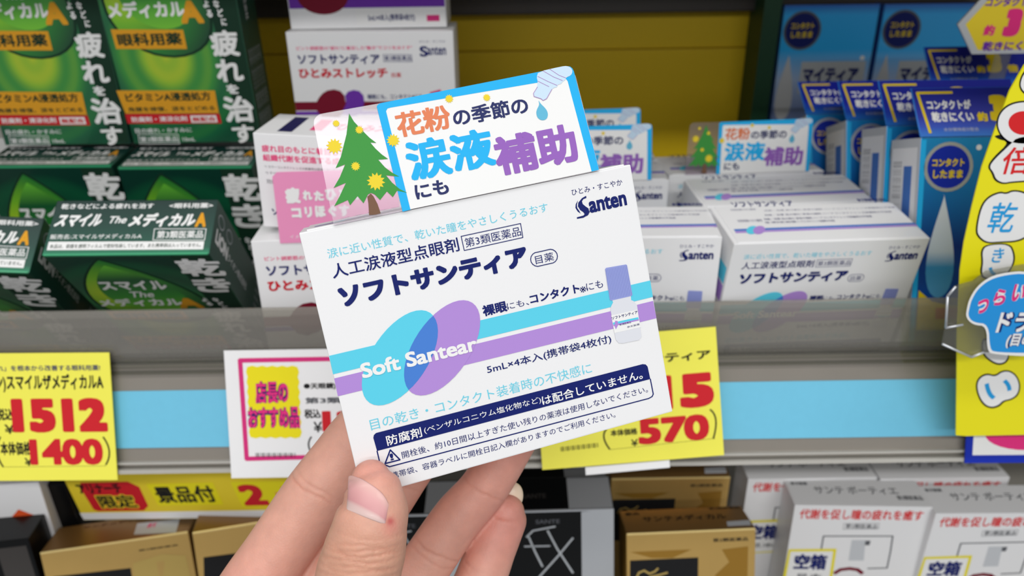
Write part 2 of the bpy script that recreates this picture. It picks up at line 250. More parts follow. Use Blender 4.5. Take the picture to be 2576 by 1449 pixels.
soft_front=[('part','stripe_artwork'),('p','cyan',[(-42.36,37.28),(42.43,36.86),(42.38,32.36),(-42.49,32.59)],1),('p','purple',[(-42.47,31.52),(42.27,31.29),(42.36,26.5),(-42.6,26.96)],1),('p','cyan',[(-30.56,37.82),(-29.01,39.19),(-27.38,40.41),(-25.71,41.44),(-24.04,42.26),(-22.41,42.84),(-20.87,43.18),(-19.44,43.25),(-18.17,43.07),(-17.09,42.63),(-16.22,41.94),(-15.59,41.01),(-15.21,39.88),(-15.09,38.57),(-15.25,37.1),(-15.66,35.52),(-16.34,33.87),(-17.25,32.19),(-18.37,30.51),(-19.69,28.89),(-21.16,27.36),(-22.74,25.96),(-24.4,24.73),(-26.1,23.7),(-27.79,22.89),(-29.43,22.33),(-30.97,22.02),(-32.39,21.97),(-33.64,22.19),(-34.7,22.66),(-35.54,23.38),(-36.14,24.32),(-36.49,25.46),(-36.58,26.78),(-36.41,28.23),(-35.98,29.79),(-35.3,31.42),(-34.4,33.08),(-33.29,34.72),(-32,36.31)],2),('p','purple',[(-19.95,37.79),(-18.38,39.18),(-16.72,40.42),(-15.02,41.46),(-13.32,42.28),(-11.67,42.87),(-10.09,43.21),(-8.63,43.29),(-7.33,43.1),(-6.22,42.65),(-5.33,41.96),(-4.67,41.02),(-4.27,39.88),(-4.14,38.55),(-4.29,37.07),(-4.7,35.47),(-5.37,33.8),(-6.29,32.1),(-7.43,30.4),(-8.76,28.76),(-10.24,27.22),(-11.85,25.8),(-13.54,24.56),(-15.27,23.52),(-16.98,22.7),(-18.65,22.13),(-20.23,21.82),(-21.68,21.77),(-22.96,21.99),(-24.05,22.47),(-24.91,23.19),(-25.54,24.14),(-25.9,25.3),(-26,26.63),(-25.84,28.1),(-25.42,29.68),(-24.74,31.32),(-23.83,33),(-22.71,34.66),(-21.41,36.27)],3),('p','lens',[(-22.71,34.66),(-21.41,36.27),(-19.95,37.79),(-18.38,39.18),(-16.72,40.42),(-15.59,41.01),(-15.21,39.88),(-15.09,38.57),(-15.25,37.1),(-15.66,35.52),(-16.34,33.87),(-17.25,32.19),(-18.37,30.51),(-19.69,28.89),(-21.16,27.36),(-22.74,25.96),(-24.4,24.73),(-25.54,24.14),(-25.9,25.3),(-26,26.63),(-25.84,28.1),(-25.42,29.68),(-24.74,31.32),(-23.83,33)],4),('part','lettering'),('t','涙に近い性質で、乾いた瞳をやさしくうるおす','ltcyan',-37.18,60.33,18.58,62.72,0,1,0),('t','人工涙液型点眼剤','navy',-37.15,55.38,-5.68,58.93,0.012,1,0),('l','navy',[(-4.66,58.87),(10.83,58.86),(10.73,55.28),(-4.61,55.26)],0.2,1,1),('t','第3類医薬品','navy',-4.07,55.85,10.48,58.2,0,1,0),('t','ソフトサンティア','navy',-36.88,47.82,10.9,53.2,0.055,1,0),('l','navy',[(13.8,50.82),(13.07,50.84),(12.4,50.58),(11.89,50.09),(11.61,49.44),(11.61,48.73),(11.89,48.06),(12.41,47.54),(13.09,47.24),(16.49,47.24),(17.22,47.22),(17.9,47.47),(18.42,47.97),(18.69,48.63),(18.69,49.34),(18.4,50.02),(17.87,50.54),(17.19,50.83)],0.22,1,1),('t','目薬','navy',12.78,47.82,17.68,50.03,0,1,0),('t','ひとみ・すこやか','navy',25.48,63.02,39.41,64.59,0,1,0),('part','brand_mark'),('t','anten','navy',29.41,57.64,39.71,61.09,0.035,1,0),('p','navy',[(29.15,62.24),(27.95,61.88),(26.76,60.95),(26.48,60.04),(26.91,58.99),(27.64,58.27),(27.87,57.72),(27.48,57.44),(25.66,57.35),(25.66,56.96),(27.38,56.89),(28.62,57.28),(29.22,58.05),(29.16,58.96),(28.46,59.64),(27.85,60.37),(27.77,61.1),(28.27,61.57),(29.12,61.68)],1),('p','navy',[(26.81,61.58),(26,60.68),(25.76,59.8),(26.16,58.79),(26.85,58.07),(26.62,58.84),(26.22,59.67),(26.26,60.45)],1),('p','navy',[(29.47,58.61),(29.45,58.11),(28.87,57.4),(28.22,57),(28.9,57.58),(29.21,58.01)],1),('part','lettering'),('t','裸眼','navy',-3.18,37.75,3.16,40.61,0.035,1,0),('t','にも、','navy',3.19,38.05,8.98,39.79,0,1,0),('t','コンタクト','navy',9.39,38.12,22.88,40.54,0.03,1,0),('t','※','navy',22.91,37.9,24.65,39.47,0,1,0),('t','にも','navy',24.76,38.01,29.35,40.07,0,1,0),('t','Soft Santear','white',-35.82,29.74,-6.42,33.58,0.03,6,0),('t','5mL×4本入(携帯袋4枚付)','navy',-5.16,22.75,28.9,25.34,0.008,1,0),('t','目の乾き・コンタクト装着時の不快感に','ltcyan',-36.65,16.34,22.15,19.28,0,1,0),('part','warning_panel'),('p','navy',[(-36.48,10.89),(-36.63,14.45),(-36.34,15.11),(-35.7,15.48),(36.26,15.17),(37.14,14.87),(37.58,14.17),(37.74,10.6)],1),('t','防腐剤','white',-33.66,11.43,-24.72,14.12,0.015,3,0),('t','(ベンザルコニウム塩化物など)','white',-24.04,11.87,7.12,13.85,0.005,3,0),('t','は配合していません。','white',7.33,11.24,35.71,13.8,0.015,3,0),('l','navy',[(-36.48,10.89),(-36.48,7.73),(-34.37,6.08),(36.33,5.45),(37.39,5.72),(37.83,6.31),(37.74,10.6)],0.3,1,0),('l','navy',[(-33.27,10.28),(-35.26,7.19),(-31.48,7.12)],0.35,1,1),('t','!','navy',-33.77,7.51,-32.88,9.31,0.03,1,0),('t','開栓後、約10日間以上すぎた使い残りの薬液は使用しないでください。','navy',-30.78,7.16,36.5,9.04,0,1,0),('part','lettering'),('t','携帯袋、容器ラベルに開栓日記入欄がありますのでご利用ください。','navy',-34.48,2.76,26.27,4.52,0,1,0),('part','bottle_picture'),('p','bottle',[(31.08,34.06),(31.17,33.48),(30.41,32.54),(30.13,31.67),(30.11,23.59),(30.69,22.5),(31.8,22.15),(36.48,21.91),(37.28,22.59),(37.59,31.22),(36.84,32.53),(36.21,32.94),(36.36,34.14)],4),('p','white',[(30.02,30.2),(37.37,30.03),(37.56,25.18),(30.05,25.38)],5),('p','cap',[(30.64,42.6),(30.99,42.86),(36.53,42.54),(36.75,42.23),(36.82,34.29),(36.52,33.99),(30.7,34.08),(30.41,34.4)],5),('l','capdark',[(30.86,42.44),(30.75,34.4)],0.09,6,0),('l','capdark',[(31.29,42.43),(31.19,34.39)],0.09,6,0),('l','capdark',[(31.73,42.42),(31.63,34.38)],0.09,6,0),('l','capdark',[(32.16,42.41),(32.07,34.37)],0.09,6,0),('l','capdark',[(32.59,42.4),(32.51,34.36)],0.09,6,0),('l','capdark',[(33.02,42.38),(32.96,34.34)],0.09,6,0),('l','capdark',[(33.46,42.37),(33.4,34.33)],0.09,6,0),('l','capdark',[(33.89,42.36),(33.84,34.32)],0.09,6,0),('l','capdark',[(34.32,42.35),(34.28,34.31)],0.09,6,0),('l','capdark',[(34.76,42.34),(34.73,34.3)],0.09,6,0),('l','capdark',[(35.19,42.32),(35.17,34.29)],0.09,6,0),('l','capdark',[(35.63,42.31),(35.61,34.28)],0.09,6,0),('l','capdark',[(36.06,42.3),(36.06,34.27)],0.09,6,0),('l','capdark',[(36.5,42.29),(36.5,34.25)],0.09,6,0),('p','cyan',[(30.11,28.23),(37.28,28.02),(37.34,27.47),(30.12,27.66)],6),('p','purple',[(30.12,27.66),(37.34,27.47),(37.35,27.09),(30.13,27.25)],6),('p','purple',[(30.84,28.58),(31.46,28.36),(31.52,27.4),(30.61,26.3),(30.41,27.29)],7),('t','ソフトサンティア','navy',30.02,28.97,37.36,29.8,0.02,6,0),('t','第3類医薬品','navy',31.79,26.93,35.05,27.45,0,7,0),('t','参天製薬','navy',33.76,25.82,37.34,26.35,0,7,0)]
soft_top=[('t','ソフトサンティア','navy',-32.26,29.86,-4.04,34.98,0.03,1,0),('t','参天製薬株式会社','navy',26.75,32.24,40.61,35.09,0.03,1,0),('t','効能・効果 目の疲れ 涙液の補助 ハードコンタクトレンズ装着時の不快感','navy',-34.37,27.06,-23.19,28.49,0,1,0),('t','効能・効果 目の疲れ 涙液の補助 ハードコンタクトレンズ装着時の不快感','navy',-19.7,25.84,40.92,26.87,0,1,0),('t','効能・効果 目の疲れ 涙液の補助 ハードコンタクトレンズ装着時の不快感','navy',-21.02,21.72,37.14,23.08,0,1,0),('t','効能・効果 目の疲れ 涙液の補助 ハードコンタクトレンズ装着時の不快感','navy',-22.73,18.02,26.21,19.75,0,1,0),('t','効能・効果 目の疲れ 涙液の補助 ハードコンタクトレンズ装着時の不快感','navy',-34.67,16.86,-23.95,19.16,0,1,0),('t','効能・効果 目の疲れ 涙液の補助 ハードコンタクトレンズ装着時の不快感','navy',-23.29,15.18,7.88,16.91,0,1,0),('p','blue',[(-38.83,11.24),(42.2,12.44),(42.2,10.94),(-38.87,9.6)],1),('p','purple',[(-38.94,9.41),(42.2,10.73),(42.2,9.45),(-39.02,7.99)],1),('p','cyan',[(-28.7,9.86),(-28.29,10.92),(-28.17,11.89),(-28.35,12.68),(-28.81,13.21),(-29.51,13.42),(-30.39,13.3),(-31.34,12.85),(-32.28,12.12),(-33.11,11.19),(-33.75,10.14),(-34.15,9.09),(-34.26,8.13),(-34.07,7.36),(-33.61,6.85),(-32.92,6.64),(-32.07,6.75),(-31.13,7.19),(-30.2,7.89),(-29.36,8.81)],3),('p','purple',[(-25.8,9.7),(-25.39,10.75),(-25.26,11.73),(-25.43,12.52),(-25.89,13.05),(-26.59,13.26),(-27.46,13.14),(-28.42,12.69),(-29.37,11.96),(-30.21,11.03),(-30.86,9.98),(-31.26,8.93),(-31.38,7.97),(-31.2,7.2),(-30.74,6.68),(-30.05,6.48),(-29.19,6.59),(-28.25,7.03),(-27.32,7.73),(-26.47,8.65)],4)]
card=[('part','printed_frame'),('p','white',[(-16.48,25.43),(32.08,26.38),(33.09,-0.47),(-16.54,-0.58)],1),('p','cyanf',[(-17.7,25.36),(-17.26,25.81),(-16.64,25.98),(31.57,26.9),(32.32,26.71),(32.83,26.16),(33.05,25.36),(33.8,-0.45),(31.79,-0.52),(30.85,23.16),(30.53,23.82),(29.95,24.07),(-14.4,24.48),(-15.28,24.4),(-15.75,23.85),(-15.37,-0.68),(-17.36,-0.76)],2),('part','lettering'),('t','花粉','orange',-14.09,16.87,-0.66,22.92,0.03,3,0),('t','の季節の','navyc',-0.14,17.01,19.22,21.37,0.025,3,0),('t','涙液','cyanf',-13.73,5.81,8.22,15.69,0.036,3,0),('t','補助','purplec',7.94,2.79,29.48,12.66,0.04,3,0),('t','にも','navyc',-13.36,1.33,-5.06,5.06,0.03,3,0),('part','tree_picture'),('p','tree',[(-24.51,24.87),(-23.81,22.72),(-22.48,20.46),(-21.12,18.33),(-19.74,16.71),(-21.14,17.09),(-20.23,15.35),(-19.04,13.67),(-17.86,12.4),(-20.22,12.66),(-19.04,10.54),(-17.67,8.97),(-16.22,7.72),(-19.25,8.61),(-18.21,6.6),(-16.77,4.71),(-15.2,3.49),(-17.49,4.48),(-18.83,3.15),(-19.93,4.77),(-21.98,3.07),(-22.96,4.66),(-23.71,5.16),(-24.46,4.97),(-26,3.09),(-27,5.05),(-29.22,3.26),(-29.45,4.61),(-32.92,3.77),(-31.21,5.77),(-28.99,8.71),(-32.08,8.07),(-30.01,10.4),(-28.19,13.06),(-30.57,12.61),(-28.75,15.04),(-26.27,20.02)],4),('p','trunk',[(-23.81,5.07),(-23.33,4.31),(-22.79,2.31),(-22.56,-0.05),(-23.78,-0.14),(-25.36,0.07),(-24.91,2.75),(-24.78,4.46)],4),('s','star',-28.04,23.07,0.92,12,5),('s','star',-23.03,20.56,1.06,12,5),('s','star',-29.67,17.79,1.97,12,5),('s','star',-25.85,12.17,1.16,12,5),('s','star',-21.94,7.64,2.23,12,5),('s','star',-15.69,16.58,1.64,12,5),('s','star',0.03,24.08,1.11,12,5),('s','star',9.34,22.72,1,12,5),('part','dropper_picture'),('p','drop',[(22.21,19.41),(22.23,19.1),(22.18,18.8),(22.07,18.53),(21.91,18.28),(21.71,18.05),(21.52,17.82),(21.34,17.59),(21.19,17.35),(21.06,17.11),(20.96,16.84),(20.91,16.55),(20.89,16.24),(20.91,15.89),(20.98,15.59),(21.12,15.31),(21.3,15.08),(21.54,14.87),(21.79,14.73),(22.06,14.63),(22.34,14.6),(22.63,14.61),(22.9,14.68),(23.13,14.78),(23.34,14.94),(23.5,15.16),(23.64,15.39),(23.74,15.64),(23.8,15.92),(23.83,16.21),(23.81,16.51),(23.75,16.8),(23.65,17.09),(23.5,17.39),(23.35,17.67),(23.18,17.94),(23,18.21),(22.8,18.48),(22.63,18.74),(22.51,18.99),(22.4,19.25),(22.33,19.51),(22.27,19.62),(22.23,19.59)],4),('p','tube',[(25.38,26.87),(28.48,27.02),(30.42,27.07),(31.2,27.01),(31.81,26.83),(32.24,26.53),(32.53,26.14),(32.67,25.66),(32.58,25.18),(32.27,24.7),(31.73,24.37),(30.98,24.2),(30.56,23.99),(30.47,23.75),(30.18,23.54),(29.69,23.34),(29.34,23.13),(29.12,22.9),(28.78,22.77),(28.3,22.74),(27.99,22.59),(27.84,22.31),(27.53,22.16),(27.05,22.14),(26.62,22.01),(26.26,21.77),(25.65,21.17),(24.8,20.23),(24.12,19.68),(23.62,19.54),(23.28,19.6),(23.11,19.86),(22.59,20.21),(21.72,20.65),(21.3,21.06),(21.31,21.45),(21.65,22),(22.32,22.72),(22.76,23.39),(22.99,24.03),(23.1,24.65),(23.09,25.26),(23.27,25.87),(23.64,26.48)],4),('l','mauve',[(25.08,26.79),(27.44,24.81),(29.51,23.54)],0.14,5,0),('l','mauve',[(26.85,26.97),(28.91,25.01),(30.51,24.04)],0.14,5,0),('l','mauve',[(23.41,25.65),(25.81,23.88),(27.86,22.55)],0.14,5,0),('l','mauve',[(23.14,24.49),(25.67,22.63)],0.14,5,0),('l','mauve',[(22.71,23.06),(21.32,21.65),(21.29,20.87),(22.96,20),(23.37,19.47),(24.37,19.75),(26.27,21.83)],0.14,5,0)]
stretch_front=[('t','ピント調節筋の"疲れ"に着目した"働き"でコリをほぐす"','pink',-37.94,58.75,21.2,60.72,0.01,1,0),('t','ソフトサンティア','navy',-37.99,51.66,4.19,56.55,0.035,1,0),('l','navy',[(6.12,56.25),(20.6,56.14),(20.85,52.68),(6.25,52.78)],0.25,1,1),('t','第3類医薬品','navy',6.64,53.25,20.46,55.69,0.01,1,0),('t','ひとみストレッチ','crimson',-38.32,44.62,7.65,49.57,0.04,1,0),('t','目薬','crimson',9.67,44.75,14.64,47.18,0.01,1,0),('t','ひとみ・すこやか','navy',25.11,62.11,38.38,63.15,0,1,0),('t','anten','navy',28.87,55.91,38.53,60.02,0.02,1,0),('t','S','navy',24.98,55.13,29.13,60.38,0.03,1,0),('p','wine',[(-30.78,32.59),(-29.31,34.7),(-27.24,36.79),(-24.65,38.28),(-20.96,38.85),(-17.74,37.93),(-15.88,35.51),(-15.71,32.48),(-16.71,27.61),(-19.48,24.55),(-24.59,22.73),(-28.75,24),(-31.36,27.72)],2),('p','violet',[(-15.58,35.51),(-13.85,37.6),(-10.74,38.47),(-7.78,37.85),(-5.89,35.44),(-5.75,32.41),(-7.24,27.54),(-10.23,25.1),(-14.58,24.52),(-17.63,27.62),(-15.41,31.27)],3),('t','裸眼にも、コンタクト※にも','navy',-3.95,33.49,25.34,36.11,0.02,1,0),('p','magenta',[(29.01,36.99),(34.83,38.44),(35.1,31.51),(29.59,30.94)],3),('p','wine',[(-42.36,32.37),(42.43,32.36),(42.55,27.79),(-42.36,27.8)],1),('p','violet',[(-42.42,27.31),(42.54,27.48),(42.46,25.64),(-42.56,25.34)],1)]
stretch_lower=[('p','pink',[(-7.46,16.21),(29.84,15.84),(28.92,11.07),(-8.27,11.32)],2),('p','wine',[(-41.7,16.55),(41.86,15.72),(41.67,11.84),(-42.22,12.68)],1),('p','violet',[(-42.66,9.38),(41.75,10.82),(41.72,6.11),(-42.9,6.67)],1),('p','white',[(-14.47,3.64),(41.67,4.89),(41.66,0.62),(-14.12,0.88)],2),('p','wine',[(-35.71,12.92),(-18.6,12.74),(-24.08,3.74),(-30.17,1.05),(-35.82,2.03)],3),('t','5mL×4本入(携帯袋4枚付)','navy',-6.56,2.64,26.63,5.05,0.02,3,0),('p','magenta',[(28.8,3.81),(35.2,3.74),(35.1,1.91),(28.68,1.86)],3)]
S2_front=[('t','疲れ目のもとに着目した','pink',-39.49,32.75,-4.96,35.64,0.02,1,0),('t','組織代謝を促進する成分','pink',-39.45,28.9,-4.73,31.8,0.02,1,0),('t','*1 カラーコンタクトレンズの装着時は使用しないでください','grey',-39.29,25.97,-4.83,27.12,0,1,0),('t','*2 すべての人にあてはまるものではありません','grey',-39.09,23.31,-10.01,24.55,0,1,0),('t','効能・効果 目の疲れ','grey',-39.03,19.28,-18.32,21.28,0,1,0),('t','ソフトサンティア','navy',-38.25,5.42,-10.97,8.56,0.03,1,0)]
S1_card=[]
green_upper=[('t','乾','white',17.5,92.52,36.24,108.09,0.035,4,0),('t','き','white',18.72,76.79,35.19,90.95,0.035,4,0),('t','スマイル','white',-22.46,80.12,6.55,88.79,0.04,4,0),('t','The','white',-13.76,72.49,-2.86,78.37,0.02,4,0.3),('t','メディカル','white',-30.14,63.36,7.61,71.25,0.04,4,0),('t','A','amber',4.98,60.3,16.31,71,0.05,4,0),('drop',[(-11.19,106.61),(-28.24,86.21),(16.74,54.52),(-8.92,107.3)])]
green_lower=[('t','疲','white',17.2,44.24,31.25,56.86,0.035,4,0),('t','れ','white',17.27,31.5,30.92,42.83,0.035,4,0),('t','を','white',20.82,25.38,27.1,30.25,0.04,4,0),('t','治','white',17.33,10.6,32.83,24.25,0.035,4,0),('t','す','white',19.47,-0.47,31.03,9.22,0.035,4,0),('t','な','white',22.4,67.4,25.2,71,0.04,4,0),('t','ど','white',23.6,63.2,26.4,66.8,0.04,4,0),('t','に','white',24.6,59,27.2,62.4,0.04,4,0),('t','よ','white',17.4,67.5,20.2,71,0.04,4,0),('t','る','white',18.2,63,21,66.5,0.04,4,0),('p','amber',[(-30.97,58.34),(4.94,57.42),(4.93,48.16),(-30.68,48.9)],4),('t','眼科用薬','dkgreen',-28.87,50.27,3.24,56.25,0.03,5,0),('p','amber',[(-36.09,28.31),(14.64,27.28),(14.4,15.65),(-34.39,16.33)],4),('t','ビタミンA浸透処方','dkgreen',-32.26,22.3,11.85,26.75,0.03,5,0),('t','角膜を修復、涙をとどめる','dkgreen',-32.35,17.19,12.79,19.59,0.02,5,0),('p','red',[(-34.74,16.15),(14.64,15.34),(14.82,10.16),(-34.53,11.03)],4),('t','防腐剤・清涼化剤','white',-31.93,11.71,-2.76,14.48,0.02,5,0),('p','white',[(-0.93,14.56),(12.65,14.47),(12.83,10.81),(-0.84,10.78)],5),('t','無配合','red',-0.11,11.32,12.23,13.87,0.03,6,0),('t','目の疲れ・かすみに','white',-31.57,5.85,-1.67,8.34,0.01,4,0),('l','white',[(-30.5,5.2),(-9.48,4.79),(-9.67,-0.21),(-30.82,0.21)],0.3,4,1),('t','第3類医薬品','white',-30.06,0.82,-9.99,3.86,0.01,4,0),('t','10mL','white',-7.56,1.01,-0.98,3.06,0.01,4,0)]
green_top=[('t','乾きなどによる疲れを治す','white',-31.34,22.54,7.32,25.26,0.02,1,0),('t','<眼科用薬>','white',13.89,22.56,32.38,25.17,0.02,1,0),('t','スマイル','white',-32.58,13.77,-13.72,20.07,0.05,1,0.25),('t','The','white',-10.73,15.22,-3.15,18.76,0.02,1,0.3),('t','メディカル','white',-1.87,13.34,25.45,20.19,0.05,1,0.2),('t','A','amber',26.12,13.06,30.64,20.15,0.05,1,0),('t','販売名:スマイルザメディカルA','white',-32.54,7.65,4.99,10.01,0.01,1,0),('l','white',[(9.57,12.33),(31.09,12.11),(31.24,6.6),(9.93,6.83)],0.3,1,1),('t','第3類医薬品','white',11.14,7.58,30.3,11.34,0.015,1,0),('p','white',[(-32.61,6.48),(31.18,6.01),(31.26,2.1),(-32.5,2.43)],1),('t','本品は、容器を透明フィルムで密封包装しています。また携帯袋は入っていません。','dkgreen',-31.71,3.22,30.2,5.2,0.01,2,0)]
M1=[]
white_front=[('t','代謝を促し瞳の疲れを癒す','redtx',-32.65,70.75,31.88,77.5,0.02,1,0),('l','grey',[(-8.55,67.88),(9.84,68.64),(10.21,64.75),(-8.26,63.99)],0.2,1,1),('t','第2類医薬品','grey',-7.44,64.55,9.38,67.85,0.01,1,0),('l','grey',[(-17.94,49.47),(-18.08,59.06),(18.55,59.83),(19.25,49.09),(19.5,37.3),(9.17,36.64)],0.8,1,0),('p','palegrey',[(-2.59,56.61),(4.64,56.76),(6.09,42.31),(-2.15,42.11)],1),('p','grey',[(4.7,56.37),(7.41,56.43),(7.34,53.24),(4.74,53.18)],1),('l','wine',[(-8.14,32.9),(-5.43,35.45),(-0.64,36.4),(3.79,35.68),(6.65,33.26)],2.2,2,0),('p','yellow',[(-35.39,49.48),(-9.84,50.45),(-8.89,25.33),(-36.27,23.78)],3),('p','white',[(-34.27,47.89),(-11.4,48.64),(-10.57,26.13),(-34.49,24.67)],4),('t','空箱','navy',-31.44,35.24,-13.81,46.32,0.04,5,0),('t','見本','grey',-29.4,29.02,-14.88,32.31,0.01,5,0)]
white_top=[('t','サンテ ボーティエ','grey',-21.96,9.64,22.48,16,0.01,1,0),('t','参天製薬','grey',-33.34,16.79,-24.24,19.43,0.03,1,0),('t','第2類医薬品','grey',20.04,5.31,33.45,8.93,0.02,1,0)]
gold_front=[('t','第2類医薬品','black',10.99,83.66,28.65,85.69,0.01,1,0),('p','golddk',[(-30.45,80.17),(0.19,80.17),(-9.33,76.03),(-19.91,76.52)],1),('p','black',[(-30.76,75.6),(3.64,75.71),(3.52,43.97),(-31.37,45.65)],1),('p','golddk',[(15.52,79.45),(28.73,80.55),(28.62,54.53),(11.94,65.23),(19.31,72.39)],1),('l','goldlt',[(-27.68,65.94),(-26.33,68.77),(-23.67,69.79),(-21.02,67.94),(-18.36,68.97),(-16.76,70.62)],1,2,0),('l','goldlt',[(-23.19,62.82),(-20.51,66.18),(-15.72,67.11),(-12,68.09)],1,2,0),('l','goldlt',[(-25.86,61.21),(-22.12,63.35),(-17.87,61.99),(-13.6,63.53)],1,2,0)]
gold_top=[('t','サンテメディカル','black',-21.73,11.22,21.33,17.13,0.02,1,0),('t','参天','black',-29.97,18.87,-22.21,22.3,0.02,1,0),('t','第2類医薬品','black',14.9,21.88,31.1,24.01,0.02,1,0),('p','palegrey',[(20.09,8.04),(31.84,8.67),(31.16,3.16),(19.21,3.12)],2)]
fx_front=[('t','SANTE','grey',-2.71,92.96,9.31,95.59,0.02,1,0),('l','ltgrey',[(-7.42,84.53),(-4.14,88.56),(6.89,90.92)],1,2,0),('l','ltgrey',[(-6.37,84.49),(-3.49,74.56),(-0.01,64.38)],1,2,0),('l','ltgrey',[(-8.69,78.28),(4.03,78.18)],0.9,2,0),('l','ltgrey',[(3.18,88.31),(7.7,76.29),(15.53,59.47)],1,2,0),('l','ltgrey',[(15.7,83.02),(8.16,71.3),(-1.82,57.13)],1,2,0),('p','silver',[(19.95,99.93),(35.9,101.03),(37.05,28.46),(20.34,29.02)],1)]
gl_front=[('t','第2類医薬品','black',10.37,72.92,29.85,73.82,0.015,1,0),('p','black',[(-32.3,65.83),(4.98,64.19),(3.9,40.37),(-34.71,42.95)],1),('p','goldlt',[(6.38,66.66),(21.25,69.49),(32.7,66.72),(32.91,50.93),(5.85,55.84)],1),('p','gold',[(17.95,65.4),(21.91,65.49),(19.79,56.47),(17.86,56.81)],2)]
gl_top=[('t','サンテメディカル','brown',-22.39,19.66,12.62,22.08,0.02,1,0),('p','palegrey',[(6.22,16.87),(28.29,15.34),(29.72,0.54),(7.79,4.88)],2),('t','参天','pink',12.58,9.52,17.15,15.08,0.02,3,0)]
tag_green=[('t','「乾きなどによる疲れ」を根本から改善する眼科用薬!','navy',-24.16,-7.85,45.19,-5.3,0.015,1,0),('t','(ライオン)スマイルザメディカルA','black',-14.25,-17.22,46.09,-9.26,0.03,1,0),('t','税込','black',-1.61,-29.7,6.1,-24.39,0.03,1,0),('t','¥','black',1.7,-35.72,6.12,-31.56,0.012,1,0),('t','1512','red',5.24,-35.27,46.84,-19.93,0.068,1,0),('t','本体価格','black',-0.82,-45.35,12.71,-39.3,0.03,1,0),('t','¥','black',9.35,-50.27,12.85,-46.66,0.012,1,0),('t','1400','red',11.9,-49.98,43.9,-38.15,0.05,1,0),('l','black',[(-0.46,-37.21),(-1.18,-38.42),(-1.73,-39.65),(-2.13,-40.92),(-2.36,-42.2),(-2.43,-43.52),(-2.34,-44.86),(-2.08,-46.23),(-1.67,-47.63),(-1.09,-49.05),(-0.35,-50.5)],0.7,1,0),('l','black',[(44.53,-37.55),(45.3,-38.84),(45.91,-40.12),(46.35,-41.39),(46.63,-42.65),(46.75,-43.89),(46.7,-45.12),(46.5,-46.34),(46.12,-47.55),(45.59,-48.75),(44.89,-49.93)],0.7,1,0),('l','black',[(-0.36,-50.68),(44.85,-50.54)],0.12,1,0)]
tag_white=[('l','magenta',[(6.85,-4.13),(78.49,-3.96),(78.35,-47.2),(7.41,-48.07)],2,1,1),('p','yellow',[(9.76,-7.01),(11.97,-6.45),(14.11,-7.07),(16.31,-6.52),(18.45,-7.14),(20.65,-6.59),(22.79,-7.21),(24.99,-6.66),(27.13,-7.28),(29.33,-6.72),(31.47,-7.35),(32.17,-9.57),(31.47,-11.77),(32.17,-14),(31.48,-16.22),(32.18,-18.45),(31.48,-20.67),(32.18,-22.91),(31.48,-25.14),(32.18,-27.39),(31.49,-29.62),(32.19,-31.87),(31.49,-34.11),(32.19,-36.37),(31.32,-38.61),(29.13,-39.18),(26.99,-38.55),(24.8,-39.11),(22.66,-38.48),(20.47,-39.04),(18.34,-38.41),(16.14,-38.98),(14.01,-38.34),(11.82,-38.91),(9.57,-38.27),(9,-36.01),(9.59,-33.76),(9.03,-31.51),(9.62,-29.27),(9.05,-27.02),(9.65,-24.79),(9.08,-22.55),(9.68,-20.33),(9.11,-18.09),(9.71,-15.87),(9.14,-13.64),(9.74,-11.43),(9.17,-9.21)],2),('t','店長の','navy',12.68,-23.35,27.13,-13.3,0.085,3,0),('t','おすすめ品','navy',8.88,-34.65,31.54,-24.84,0.085,3,0),('t','店長の','hotpink',12.68,-23.35,27.13,-13.3,0.03,4,0),('t','おすすめ品','hotpink',8.88,-34.65,31.54,-24.84,0.03,4,0),('t','●天眼鏡)ソフトサンティア','black',33.91,-17.56,74.69,-14.52,0.03,1,0),('t','第3類医薬品','grey',34.21,-23.69,68.67,-20.96,0.03,1,0),('t','税込','black',33.63,-30.25,40.8,-26.18,0.03,1,0),('t','¥','black',37.43,-36.61,41.15,-31.86,0.012,1,0),('t','1296','red',41.25,-36.37,76.04,-27.03,0.055,1,0),('l','black',[(36.17,-38.69),(35.72,-39.32),(35.37,-39.96),(35.11,-40.62),(34.94,-41.29),(34.86,-41.98),(34.88,-42.68),(34.99,-43.39),(35.19,-44.12),(35.48,-44.86),(35.87,-45.62)],0.7,1,0),('l','black',[(11.53,-45.54),(11.55,-47.35)],0.25,3,0),('l','black',[(12.35,-45.55),(12.37,-47.37)],0.45,3,0),('l','black',[(13.17,-45.56),(13.19,-47.38)],0.2,3,0),('l','black',[(13.99,-45.58),(14.02,-47.39)],0.25,3,0),('l','black',[(14.81,-45.59),(14.84,-47.41)],0.45,3,0),('l','black',[(15.63,-45.6),(15.66,-47.42)],0.2,3,0),('l','black',[(16.45,-45.62),(16.48,-47.43)],0.25,3,0),('l','black',[(17.27,-45.63),(17.3,-47.44)],0.45,3,0),('l','black',[(18.09,-45.64),(18.12,-47.46)],0.2,3,0),('l','black',[(18.91,-45.66),(18.94,-47.47)],0.25,3,0),('l','black',[(19.74,-45.67),(19.76,-47.48)],0.45,3,0),('l','black',[(20.56,-45.68),(20.58,-47.5)],0.2,3,0),('l','black',[(21.38,-45.69),(21.41,-47.51)],0.25,3,0),('l','black',[(22.2,-45.71),(22.23,-47.52)],0.45,3,0),('l','black',[(23.02,-45.72),(23.05,-47.54)],0.2,3,0),('l','black',[(23.84,-45.73),(23.87,-47.55)],0.25,3,0),('l','black',[(24.66,-45.75),(24.69,-47.56)],0.45,3,0),('l','black',[(25.48,-45.76),(25.51,-47.58)],0.2,3,0),('l','black',[(26.3,-45.77),(26.33,-47.59)],0.25,3,0),('l','black',[(27.12,-45.79),(27.15,-47.6)],0.45,3,0),('l','black',[(27.94,-45.8),(27.97,-47.61)],0.2,3,0),('l','black',[(28.76,-45.81),(28.8,-47.63)],0.25,3,0)]
